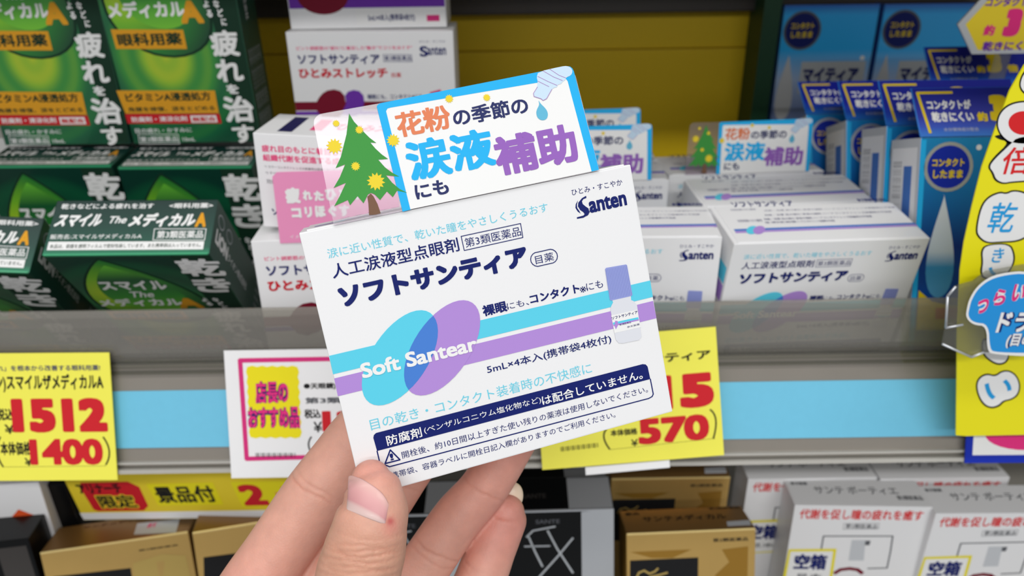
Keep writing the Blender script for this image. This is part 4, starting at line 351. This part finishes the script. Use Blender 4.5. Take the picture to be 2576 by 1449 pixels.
s3=stretch(67.8); pose(s3,POSE['S3']['T'],POSE['S3']['r']); Print('f',(85,67.8,31)).run(stretch_front,s3,'front_print')
tag(s3,'shaded white carton with red title at the back, left of the yellow panel','carton',G2)
s4=carton('eye_drop_carton',80,56,31); pose(s4,(-71.5,417,1243.4),(0,0,0)); 
P=Print('f',(80,56,31)); P.uvd=(-40,0,80,56); P.rect(-39.5,10,39.5,20,'violet',1); P.rect(-39.5,21,39.5,55,'wine',1); P.rect(6,20,37,44,'pink',2); P.rect(-6,1.5,39.5,9.4,'white',2); P.disc(-22,16,13,'wine',3,9); P.text('5mL×4本入(携帯袋4枚付)','navy',0,3,24,6.8,.02,3); P.rect(30,3,36.5,6,'magenta',3); P.build('front_print',s4)
tag(s4,'violet and wine red carton cut by the top edge, on the red-titled one','carton',G2)

# ---------------- green cartons ----------------
def green():
    W,H,Dp=68,112,27
    o=carton('eye_drop_carton',W,H,Dp,('green_front','green_top','green_side'),.4)
    P=Print('f',(W,H,Dp))
    def teardrop(tx,tz,cx,cz,rx,rz):
        pts=[(tx-1.1,tz-1.2),(tx,tz)]
        pts=[]
        for k in range(40):
            t=k/40*2*math.pi; s=math.sin(t); c=math.cos(t)
            w_=rx*s*(math.sin(t/2)**.9); pts.append((tx+(cx-tx)*(1-c)/2+w_*1.0,cz+rz*0+ (tz-cz+rz)*(c+1)/2-rz))
        return pts
    P.poly(teardrop(-13,109,-2,66,33,22),'dkgreen',0); P.poly(teardrop(-13,107.5,-2,66.5,31.2,21.4),'green_drop',1,True)
    P.poly(teardrop(-12.6,103,-3,72,22,14),'drop_core',2,True)
    P.poly([(17.5,111),(33.6,111),(33.6,1),(24,1)],'dkgreen',1)
    P.build('drop_artwork',o)
    U=Print('f',(W,H,Dp)); U.run([e for e in green_upper if e[0]!='drop']+green_lower,o,'front_lettering')
    T=Print('t',(W,H,Dp)); T.run(green_top,o,'top_lettering'); 
    boxobj('front_edge_strip',(-33.4,33.4,-.12,.5,111.0,112.12),'green_edge',o,bev=.1)
    S=Print('r',(W,H,Dp)); S.text('LION','white',8,91,15,108,.05,1,0,2); S.text('ライオン株式会社','white',9,60,13,90,.01,1,0,2)
    for k in range(5): S.text('目の疲れ・目のかすみ・眼病予防・結膜充血','palegrey',4+k*4,6,6+k*4,46,0,1,0,2)
    for z in (104,92): S.line([(20+3*math.cos(a*.52),z+4*math.sin(a*.52)) for a in range(12)],.5,'palegrey',1,1)
    S.build('side_lettering',o)
    return o
G3='green cartons with a drop and white brush lettering'
g=green()
for i,(k,lab) in enumerate((('G1','green carton tipped forward in the front row, full top lettering showing'),('G0','green tipped carton cut by the left edge, lowest in the front row'),('G2','green carton standing behind the tipped one, beside the white stack'),
    ('G3','green carton of the middle row cut by the left edge'),('B2','tall green carton upright at the back, beside the dark gap'),('B1','tall green carton upright at the back, cut by the left edge'))):
    c=g if i==0 else copy_tree(g); pose(c,POSE[k]['T'],POSE[k]['r']); tag(c,lab,'carton',G3)

# ---------------- blue foil cartons ----------------
def blue():
    W,H,Dp=62,104,26
    o=carton('eye_drop_carton',W,H,Dp,('blue_front','silver','palegrey'),.5)
    P=Print('f',(W,H,Dp))
    P.disc(-18.5,91.4,10.6,'silver',2); P.disc(-18.5,91.4,9.1,'bluedeep',3)
    P.poly([(-20,80)]+[(-19.4+8.6*math.sin(t)*(math.sin(t/2)**1.4),57+ (79-34)/2*math.cos(t)) for t in [k/30*2*math.pi for k in range(1,30)]],'drop_white',2,True)
    P.disc(-6,99.5,1.2,'white',3); P.poly([(-28,38),(-22,33),(-14,31),(-8,31),(-8,20),(-28,20)],'yellowtx',2); P.rect(-20,25,-10,30,'orangemark',3)
    P.rect(-30.8,1,-28.6,103,'cyanf',2); P.rect(0,58,29,80,'ltgrey',2); P.build('front_artwork',o)  # cyan strip down the left edge is its highlight painted on
    L=Print('f',(W,H,Dp)); L.text('コンタクト','yellowtx',-25.6,91.6,-11.8,95,.04,5); L.text('したまま','yellowtx',-25,86.6,-12.2,90.2,.04,5); L.text('マイティア','bluedeep',1,64,28,76,.06,5); L.build('front_lettering',o)
    S=Print('l',(W,H,Dp)); S.rect(2,4,24,100,'paper_white',1); S.rect(6,56,13,92,'blue',2)
    for k in range(4): S.text('目のかわき・疲れ・異物感','grey',15+k*2,52,16.4+k*2,94,0,2,0,2)
    S.rect(6,38,20,50,'palegrey',2); S.build('side_panel',o)
    h=boxobj('header_flap',(-31.5,31,-.5,0,0,24),'blue_header',o,bev=.1); h.location=(0,0,H*MM); h.rotation_euler=(math.radians(-27),0,0)
    Q=Print('f',(W,24,1)); Q.uvd=(-31,0,62,24); Q.rect(-31,.2,31,23.8,'blue_header',17)
    Q.line([(-27,2),(-29,21.5),(-14,21.5)],1.2,'yellowtx',19)
    Q.text('コンタクトが','white',-26,13.2,-7,17.8,.045,20); Q.text('乾きにくい','white',-25,7,-7,12,.045,20); Q.text('約','yellowtx',-5.5,7,-1,11.6,.05,20); Q.text('3','yellowtx',0,7,8,20,.1,20,.1); Q.text('倍','yellowtx',11,7,17,12,.05,20); Q.text('水分保持成分配合','palegrey',-21,2.4,-6,4.2,0,20)
    Q.build('lettering',h)
    return o
G4='blue foil cartons with header flaps'
b=blue()
for i,(k,lab) in enumerate((('M1','foremost blue foil carton, big white drop beside the yellow sign'),('M2','second blue foil carton from the front in the right row'),('M3','third blue foil carton from the front in the right row'),('M4','last blue foil carton of the right row, header deep in shade'),('M5','blue foil carton behind, its header under the hexagon card'))):
    c=b if i==0 else copy_tree(b); pose(c,POSE[k]['T'],POSE[k]['r']); tag(c,lab,'carton',G4)
hx=link('pop_card',None,c); 
cx,cz,R=0,0,25.5
hx.matrix_parent_inverse=Matrix.Identity(4)
Mh=Matrix.Translation((.2465,.398,1.242)); wl=Matrix.LocRotScale(c.location,c.rotation_euler,None); hx.matrix_local=wl.inverted()@Mh
hexp=[(-25.4,1.5),(-15,-13.6),(24,-13.6),(34,1.5),(24,22),(-20,14)]
hexp=[(-25.2,1.6),(-14.6,-12.8),(20,-12.8),(30.6,1.6),(20,16),(-14.6,16)]
prism('hexagon_plate',hexp,1.2,'silver',hx); prism('stem',[(-2,-12),(6,-12),(6,-34),(-2,-34)],.6,'plate_clear',hx,y=1.3)
P=Print('f',(60,30,1)); P.uvd=(-30,-15,60,30); P.poly([(2.7+(x-2.7)*.86,1.6+(z-1.6)*.86) for x,z in hexp],'star',0); P.run(hexcard,hx,'hexagon_print')
def blueback():
    o=carton('eye_drop_carton',62,95,26,('blue_back','dark_steel','blue'),.5)
    P=Print('f',(62,95,26)); P.disc(-17.5,79,12.4,'grey',2); P.disc(-17.5,79,11,'navy',3); P.poly([(-24,62)]+[(-24+8*math.sin(t)*(math.sin(t/2)**1.4),42+22*math.cos(t)) for t in [k/24*2*math.pi for k in range(1,24)]],'palegrey',2)
    P.rect(-15,38,28,59,'ltgrey',1); P.disc(25,61,1.5,'white',2); P.build('front_artwork',o)
    L=Print('f',(62,95,26)); L.text('コンタクト','yellowtx',-25,80,-10,84,.03,5); L.text('したまま','yellowtx',-24.5,74.5,-10.5,78.5,.03,5); L.build('badge_lettering',o); L=Print('f',(62,95,26)); L.text('マイティア','navy',-13,45,24,55,.05,5); L.text('CL','navy',0,36,12,44,.06,5); L.build('title_lettering',o); return o
bb=blueback(); pose(bb,POSE['Mb1']['T'],POSE['Mb1']['r']); tag(bb,'blue and silver carton at the back, left of its twin, beside the green post','carton','blue and silver cartons at the back')
b2=copy_tree(bb); T=POSE['Mb1']['T']; pose(b2,(T[0]+64.5,T[1]-2,T[2]),(-.03,0,-.02)); tag(b2,'blue and silver carton at the back, right of its twin, behind the hexagon card','carton','blue and silver cartons at the back')

# ---------------- price tags and signs ----------------
A20=math.radians(20); RAIL=Matrix(((1,0,0),(0,math.cos(A20),math.sin(A20)),(0,-math.sin(A20),math.cos(A20)))).to_4x4()
def rail_thing(o,x,s_up,th,off):
    y=-off; loc=Vector((0,.290,1.121))+RAIL.to_3x3()@Vector((x*MM,y*MM,s_up*MM)); o.matrix_world=Matrix.Translation(loc)@RAIL@Matrix.Rotation(-th,4,'Y')
t1=prism('price_tag',[(-30,0),(49.5,0),(49.5,-57),(-30,-57)],.5,'paper_yellow'); rail_thing(t1,-224.03,6.92,-.0079,3.6); Print('f',(80,57,1)).run(tag_green,t1,'lettering')
tag(t1,'yellow price tag reading 1512 below the green cartons','price tag','price tags on the shelf rail')
t2=prism('price_tag',[(0,.3),(80,.3),(80,-56.8),(.2,-56.8)],.5,'paper_white'); rail_thing(t2,-125.08,6.3,0,3.4); Print('f',(80,57,1)).run(tag_white,t2,'lettering')
tag(t2,'white price tag with magenta border and yellow starburst, left of the hand','price tag','price tags on the shelf rail')
t3=prism('price_tag',[(0,0),(78.2,.2),(78.8,-56.8),(-.8,-56.8)],.5,'paper_yellow'); rail_thing(t3,9.03,8.66,.0684,5.6); Print('f',(80,57,1)).run(tag_soft,t3,'lettering')
tag(t3,'tilted yellow price tag reading 570 behind the held carton','price tag','price tags on the shelf rail')
tw=prism('label_strip',[(18,-57.4),(55,-57.2),(55,-60.6),(18,-61)],.3,'paper_white',t3,y=.6)
t4=prism('price_tag',[(198.8,-22),(275,-22),(275,-47.2),(198.8,-47.2)],.5,'bluedeep'); rail_thing(t4,0,0,-.008,3.0)
P=Print('f',(80,57,1)); P.rect(202,-43.6,274,-20,'white',0); P.disc(226,-34,19,'hotpink',1,7.5); P.line([(210,-30),(216,-31),(214,-33)],.8,'yellowtx',2); P.line([(220,-29),(224,-31),(228,-29)],.8,'yellowtx',2); P.build('artwork',t4)
tag(t4,'white price tag with blue border and pink oval under the yellow sign','price tag','price tags on the shelf rail')
sg=prism('shelf_sign',[(173.55,155.69),(170.99,147.37),(169.57,134.74),(168.39,120.39),(168.62,105.33),(169.2,91.12),(170.52,79.61),(176.66,49.86),(187.75,1.92),(192.1,1.42),(262,2),(275,60),(282,110),(280,150),(262,190),(228,208),(196,192)],.6,'sign_yellow')
sg.location=(0,.266,1.093); Print('f',(80,160,1)).run(sign,sg,'lettering')
tag(sg,'tall yellow hanging sign with white cloud bubbles and red and blue characters','sign')
wb=prism('shelf_wobbler',[(166.15,51.99),(165.7,59.3),(163.15,72.78),(165.25,76.88),(171.52,78.83),(175.38,82.82),(188.5,85.28),(225,84),(229,47.6),(199.03,47.7),(183.11,47.98),(178.85,45.81)],.7,'plate_clear')
wb.location=(0,.258,1.093); Print('f',(80,160,1)).run(wobble,wb,'printed_sticker'); tag(wb,'clear plastic talker with blue sticker clipped over the yellow sign','sign')
bm=bmesh.new()
for a,b_ in (((166.1,52),(178.9,45.9)),((178.9,45.9),(183.2,48.0)),((165.6,59.2),(172,60.5)),((165.7,59.3),(163.2,72.8)),((163.2,72.8),(165.3,76.9))):
    d=(Vector((b_[0],0,b_[1]))-Vector((a[0],0,a[1]))); L=d.length; r=bmesh.ops.create_cone(bm,cap_ends=True,segments=8,radius1=.45*MM,radius2=.45*MM,depth=L*MM)
    M=Matrix.Translation(((a[0]+b_[0])/2*MM,-.2*MM,(a[1]+b_[1])/2*MM))@d.to_track_quat('Z','Y').to_matrix().to_4x4(); bmesh.ops.transform(bm,matrix=M,verts=r['verts'])
bm_obj('edge_glint',bm,'silver',wb,smooth=True)  # silver rods stand in for bright highlights on the clear plate's edges

# ---------------- lower shelf ----------------
def put(o,k,lab,grp): pose(o,POSE[k]['T'],POSE[k]['r']); tag(o,lab,'carton',grp)
d=POSE['W1']['d']; W=carton('eye_drop_carton',*d); Print('f',tuple(d)).run(white_front,W,'front_print'); Print('t',tuple(d)).run(white_top,W,'top_print')
G5='white cartons with red slanted line and empty-box sticker'
put(W,'W1','white red-lettered carton on the lower shelf, right of the gold ones',G5)
c=copy_tree(W); put(c,'W2','white red-lettered carton in the bottom right corner',G5)
c=copy_tree(W); pose(c,(166,338.5,937-6),(0,0,0)); tag(c,'white red-lettered carton half hidden behind the right gold carton','carton',G5)
c=copy_tree(W); pose(c,(239,337,931),(0,0,0)); tag(c,'white carton behind the front pair on the lower right','carton',G5)
d=POSE['GR1']['d']; GM=('gold','goldtop','golddk'); g1=carton('eye_drop_carton',*d,GM,.6); boxobj('front_edge_strip',(-d[0]/2+.3,d[0]/2-.3,-.2,.6,d[1]-.9,d[1]+.15),'gold_glint',g1,bev=.2); Print('f',tuple(d)).run(gold_front,g1,'front_print'); Print('t',tuple(d)).run(gold_top,g1,'top_print')  # lighter gold strip paints the bright highlight along the top front edge
G6='gold cartons on the lower shelf'
put(g1,'GR1','front gold carton on the lower shelf, left of the white ones',G6)
c=copy_tree(g1); T=list(POSE['GR2']['T']); T[2]-=1.9; pose(c,T,POSE['GR2']['r']); tag(c,'gold carton standing behind the front right gold one','carton',G6)
d=POSE['GL1']['d']; g2=carton('eye_drop_carton',*d,GM,.6); boxobj('front_edge_strip',(-d[0]/2+.3,d[0]/2-.3,-.2,.6,d[1]-.9,d[1]+.15),'gold_glint',g2,bev=.2); Print('f',tuple(d)).run(gl_front,g2,'front_print'); Print('t',tuple(d)).run(gl_top,g2,'top_print')  # same pale strip as edge highlight put in as colour
put(g2,'GL1','left gold carton in the bottom left, under the yellow banner',G6)
c=copy_tree(g2); T=list(POSE['GL2']['T']); U=Euler(POSE['GL2']['r']).to_matrix()@Vector((0,0,9.5)); pose(c,(T[0]+U.x,T[1]+U.y,T[2]+U.z),POSE['GL2']['r']); tag(c,'gold carton partly hidden by the fingers, bottom left','carton',G6)
d=POSE['FX1']['d']; f1=carton('eye_drop_carton',*d,'black_gloss',.5); Print('f',tuple(d)).run(fx_front,f1,'front_print')
boxobj('silver_edge',(-d[0]/2+.2,d[0]/2-.2,-.15,.7,d[1]-.8,d[1]+.12),'silver',f1)
P=Print('t',tuple(d)); P.rect(14,1,35.6,24,'silver',1); P.text('SANTE','dark_steel',-9,9,3,12.5,.02,1); P.build('top_print',f1)
G7='black and silver cartons on the lower shelf'
put(f1,'FX1','black carton with white brush strokes right of the little finger',G7)
c=copy_tree(f1); T=list(POSE['FX2']['T']); pose(c,(T[0],T[1]+.5,T[2]-3),POSE['FX2']['r']); tag(c,'black and silver carton behind the brush-stroke one','carton',G7)
c=copy_tree(f1); T=list(POSE['FX1']['T']); pose(c,(T[0]-74,T[1]-1,T[2]),(0,0,.01)); tag(c,'black carton seen between the fingers, left of its twin with white strokes','carton',G7)
k1=carton('eye_drop_carton',30,97,24,'black_gloss',.5); pose(k1,(-253,322,931),(0,0,.05)); P=Print('r',(30,97,24)); P.rect(3,60,21,90,'dark_steel',1); P.build('side_print',k1); P=Print('f',(30,97,24)); P.rect(-12,20,-3,94,'dark_steel',1); P.build('front_print',k1); tag(k1,'black carton in shade behind the left gold carton','carton',G7)
k2=carton('eye_drop_carton',52,86,24,'black_gloss',.5); pose(k2,(-270,283,931),(-.1,0,.15)); P=Print('f',(52,86,24)); P.rect(10,4,24,82,'dark_steel',1); P.line([(-20,70),(-8,30),(6,60)],1.2,'ltgrey',2); P.build('front_print',k2); tag(k2,'black carton cut by the bottom left corner','carton',G7)
k3=carton('eye_drop_carton',44,104,22,'card_white',.5); pose(k3,(-268,309,931),(-.05,0,.1)); P=Print('f',(44,104,22)); P.poly([(8,88),(17,82),(9,74),(0,80)],'orangemark',1); P.rect(-20,60,20,66,'palegrey',1); P.build('front_print',k3); tag(k3,'white carton with orange diamond at the left edge, below the 1512 tag','carton')
bn=prism('shelf_banner',[(0,0),(152,0),(152,36),(4,36)],.5,'star'); pose(bn,(-250,334,991),(-.12,-.0,.0)); 
def setM(o,A,B,upv,yoff=0):
    """stand a sheet on the line from A to B"""
    X=(B-A).normalized(); Y=Vector(upv).cross(X)*1; Y=X.cross(Vector(upv)).normalized()*-1; Z=X.cross(Y)
    Y=Z.cross(X); o.matrix_world=Matrix((( X.x,Y.x,Z.x,A.x),(X.y,Y.y,Z.y,A.y),(X.z,Y.z,Z.z,A.z),(0,0,0,1)))
setM(bn,Vector(BANNER[0])*MM,Vector(BANNER[1])*MM,(0,-.1,1))
P=Print('f',(150,36,1)); P.uvd=(0,0,150,36); P.rect(0,.2,152,5.4,'paper_white',0); P.poly([(10,8),(12,6.6),(40,6.6),(44,10),(45,24),(40,28),(12,28),(10,24)],'red',1); P.text('限定','black',16,9,38,18.5,.035,3); P.text('限定','star',15.4,8.4,38.6,19.1,.1,2); P.text('アリナーチ','black',8,20,34,27,.04,3)
P.rect(50,10,88,26,'yellow',1); P.text('景品付','black',52,12,86,24,.03,3); P.rect(98,8,150,26,'yellow',1); P.text('2','red',100,9,114,24,.05,3); P.text('点','orange',118,9,132,22,.04,3); P.build('lettering',bn)
tag(bn,'yellow banner with red bubble behind the left gold cartons','banner')

# ---------------- the hand ----------------
def tube(bm,chain,flat=.9,ns=28):
    pts=[Vector(p[:3]) for p in chain]; rad=[p[3] for p in chain]
    P=[];Rr=[]; n=len(pts)                       # Catmull-Rom through the joints
    for i in range(n-1):
        a=pts[max(i-1,0)];b_=pts[i];c_=pts[i+1];d_=pts[min(i+2,n-1)]; st=8
        for k in range(st):
            t=k/st; P.append(.5*((2*b_)+(c_-a)*t+(2*a-5*b_+4*c_-d_)*t*t+(3*b_-a-3*c_+d_)*t**3)); Rr.append(rad[i]+(rad[i+1]-rad[i])*(t*t*(3-2*t)))
    P.append(pts[-1]);Rr.append(rad[-1])
    ax=(P[0]-P[1]).normalized(); r0_=Rr[0]; cap=[]
    for k in range(6):
        a=math.pi/2*(1-k/6); cap.append((P[0]+ax*r0_*math.sin(a)*.95,max(r0_*math.cos(a),.15)))
    rings=cap+list(zip(P,Rr)); vs=[]
    for i,(c_,r_) in enumerate(rings):
        t=(rings[min(i+1,len(rings)-1)][0]-rings[max(i-1,0)][0]).normalized(); s=t.cross(fw).normalized(); q=s.cross(t).normalized()
        vs.append([bm.verts.new((c_+s*r_*math.cos(2*math.pi*k/ns)+q*r_*flat*math.sin(2*math.pi*k/ns))*MM) for k in range(ns)])
    for a,b_ in zip(vs,vs[1:]):
        for k in range(ns): bm.faces.new((a[k],a[(k+1)%ns],b_[(k+1)%ns],b_[k]))
    bm.faces.new(vs[0]); bm.faces.new(vs[-1][::-1])
bm=bmesh.new()
for k,fl in (('thumb',.86),('index',.88),('middle',.9),('ring',.9),('pinky',.9),('wrist',.72)): tube(bm,HAND[k],fl)
bmesh.ops.recalc_face_normals(bm,faces=bm.faces)
hand=bm_obj('hand',bm,'skin')
rm=hand.modifiers.new('r','REMESH'); rm.mode='VOXEL'; rm.voxel_size=.00055
sm=hand.modifiers.new('s','SMOOTH'); sm.factor=.5; sm.iterations=6
dg=bpy.context.evaluated_depsgraph_get(); dg.update(); me=bpy.data.meshes.new_from_object(hand.evaluated_get(dg)); hand.modifiers.clear(); old=hand.data; hand.data=me; bpy.data.meshes.remove(old); me.name='hand'
n=len(me.vertices); co=np.zeros(n*3,np.float32); me.vertices.foreach_get('co',co); co=co.reshape(-1,3)/MM; no=np.zeros(n*3,np.float32); me.vertex_normals.foreach_get('vector',no); no=no.reshape(-1,3)
F3=np.array(fw); disp=np.zeros(n); facing=-(no@F3)
for px_,py_,pz_,nx,ny,nz,rad_,dep in CREASE:
    v_=co-np.array([px_,py_,pz_]); along=v_@np.array([nx,ny,nz]); lat=v_-np.outer(along,[nx,ny,nz]); lat=np.linalg.norm(lat-np.outer(lat@F3,F3),axis=1); dz=np.abs(v_@F3)
    along=along+.3*np.sin(v_[:,0]*.5+px_*7)+.1*np.sin(v_[:,0]*1.7+py_*5); dep=dep*(1.0+.2*np.sin(v_[:,0]*.6+pz_*3))
    disp-=dep*np.exp(-(along/.34)**2)*np.clip(1.25-lat/rad_,0,1)**.5*np.clip(facing*1.6,0,1)*(dz<9)
# colour the skin carries itself: redder finger ends, tan thumb back, the sore spot by the nail
base=np.array(lin((221,165,146))[:3]); redd=np.array(lin((220,136,128))[:3]); tan=np.array(lin((202,152,122))[:3]); cut=np.array(lin((176,40,52))[:3])
colr=np.tile(base,(n,1))
def near(P,r): return np.exp(-(np.linalg.norm(co-np.array(P),axis=1)/r)**2)
def mixc(wt,c):
    global colr
    colr=colr*(1-wt[:,None])+c*wt[:,None]
for k in ('ring','pinky','middle'): mixc(.6*near(HAND[k][1][:3],16),redd)
mixc(.35*near(HAND['index'][5][:3],14),redd)
mixc(.75*np.clip(near(HAND['thumb'][4][:3],13)+near(HAND['thumb'][6][:3],12),0,1),tan); mixc(.45*near(HAND['thumb'][0][:3],8),redd)
dn=(co-np.array([0,0,1300.])); dn/=np.linalg.norm(dn,axis=1)[:,None]; dc=np.array(CUT[0])-np.array([0,0,1300.]); dc/=np.linalg.norm(dc)
ang=np.linalg.norm(dn-dc,axis=1)*195; onth=(np.linalg.norm(co-np.array(HAND['thumb'][2][:3]),axis=1)<16)
mixc(.8*np.exp(-(ang/.9)**2)*onth,cut); ang2=np.linalg.norm(dn-dc-np.array([.0,0,-.009]),axis=1)*195; mixc(.45*np.exp(-(ang2/2.2)**2)*onth,np.array(lin((216,110,112))[:3]))
mixc(np.clip(-disp*.9,0,.45),np.array(lin((196,120,96))[:3]))  # creases tinted darker and redder with their depth
co2=(co+no*disp[:,None])*MM; me.vertices.foreach_set('co',co2.astype(np.float32).ravel())
at_=me.color_attributes.new('tint','FLOAT_COLOR','POINT'); at_.data.foreach_set('color',np.c_[colr,np.ones(n)].astype(np.float32).ravel())
for p in me.polygons: p.use_smooth=True
me.update()
tag(hand,'left hand pinching the held carton between thumb and four fingers','hand')
bvh=BVHTree.FromObject(hand,bpy.context.evaluated_depsgraph_get()); eye=Vector((0,0,1.3))
def curve_at(pts,t):
    x=t*(len(pts)-1); i=min(int(x),len(pts)-2); f=x-i; g_=lambda j:Vector(pts[max(0,min(j,len(pts)-1))])
    a,b_,c_,d_=g_(i-1),g_(i),g_(i+1),g_(i+2); return .5*((2*b_)+(c_-a)*f+(2*a-5*b_+4*c_-d_)*f*f+(3*b_-a-3*c_+d_)*f**3)
def nail_mesh(name,NT,NB,m,nu=26,nv=22):
    bm=bmesh.new(); uvl=bm.loops.layers.uv.new('UVMap'); G=[]
    last={}
    for i in range(nu,-1,-1):
        row=[]
        for j in range(nv+1):
            u,v_=i/nu,j/nv; q=(curve_at(NB,u)*(1-v_)+curve_at(NT,u)*v_)*MM; dr=(q-eye).normalized(); h,nn,_,_=bvh.ray_cast(eye,dr)
            dist=(h-eye).length if h is not None else 9
            if j in last and dist>last[j][0]+.0011: dist=last[j][0]+.0004; nn=last[j][1]     # the nail curls over the side of the thumb
            last[j]=(dist,nn); h=eye+dr*dist
            edge=min(u,1-u,v_,1-v_*.9); row.append((h+nn*((.32*min(1,edge*9)-.12)*MM+.22*MM*math.sin(math.pi*u)),(u,v_)))
        G.insert(0,row)
    V=[[bm.verts.new(c_) for c_,_ in r] for r in G]
    for i in range(nu):
        for j in range(nv):
            f=bm.faces.new((V[i][j],V[i+1][j],V[i+1][j+1],V[i][j+1]))
            for lp,(a,b_) in zip(f.loops,((i,j),(i+1,j),(i+1,j+1),(i,j+1))): lp[uvl].uv=G[a][b_][1]
    bmesh.ops.recalc_face_normals(bm,faces=bm.faces); 
    o=bm_obj(name,bm,m,hand,smooth=True); s=o.modifiers.new('s','SOLIDIFY'); s.thickness=.0005; s.offset=-1; s2_=o.modifiers.new('m','SMOOTH'); s2_.iterations=3; return o
o=nail_mesh('thumbnail',NT,NB,'nail'); o['label']='pink thumbnail with a pale half moon'
bm=bmesh.new(); bmesh.ops.create_uvsphere(bm,u_segments=24,v_segments=16,radius=1)
for v_ in bm.verts: v_.co=Vector((v_.co.x*3.6,v_.co.y*1.6,v_.co.z*4.6))*MM
o=bm_obj('fingernail',bm,'nail_pale',hand,smooth=True); o.location=Vector((-.9,194.4,1128.2))*MM; o.rotation_euler=(-.55,.25,.1); o['label']='pale nail edge of the little finger'
bpy.data.objects.remove(_to)
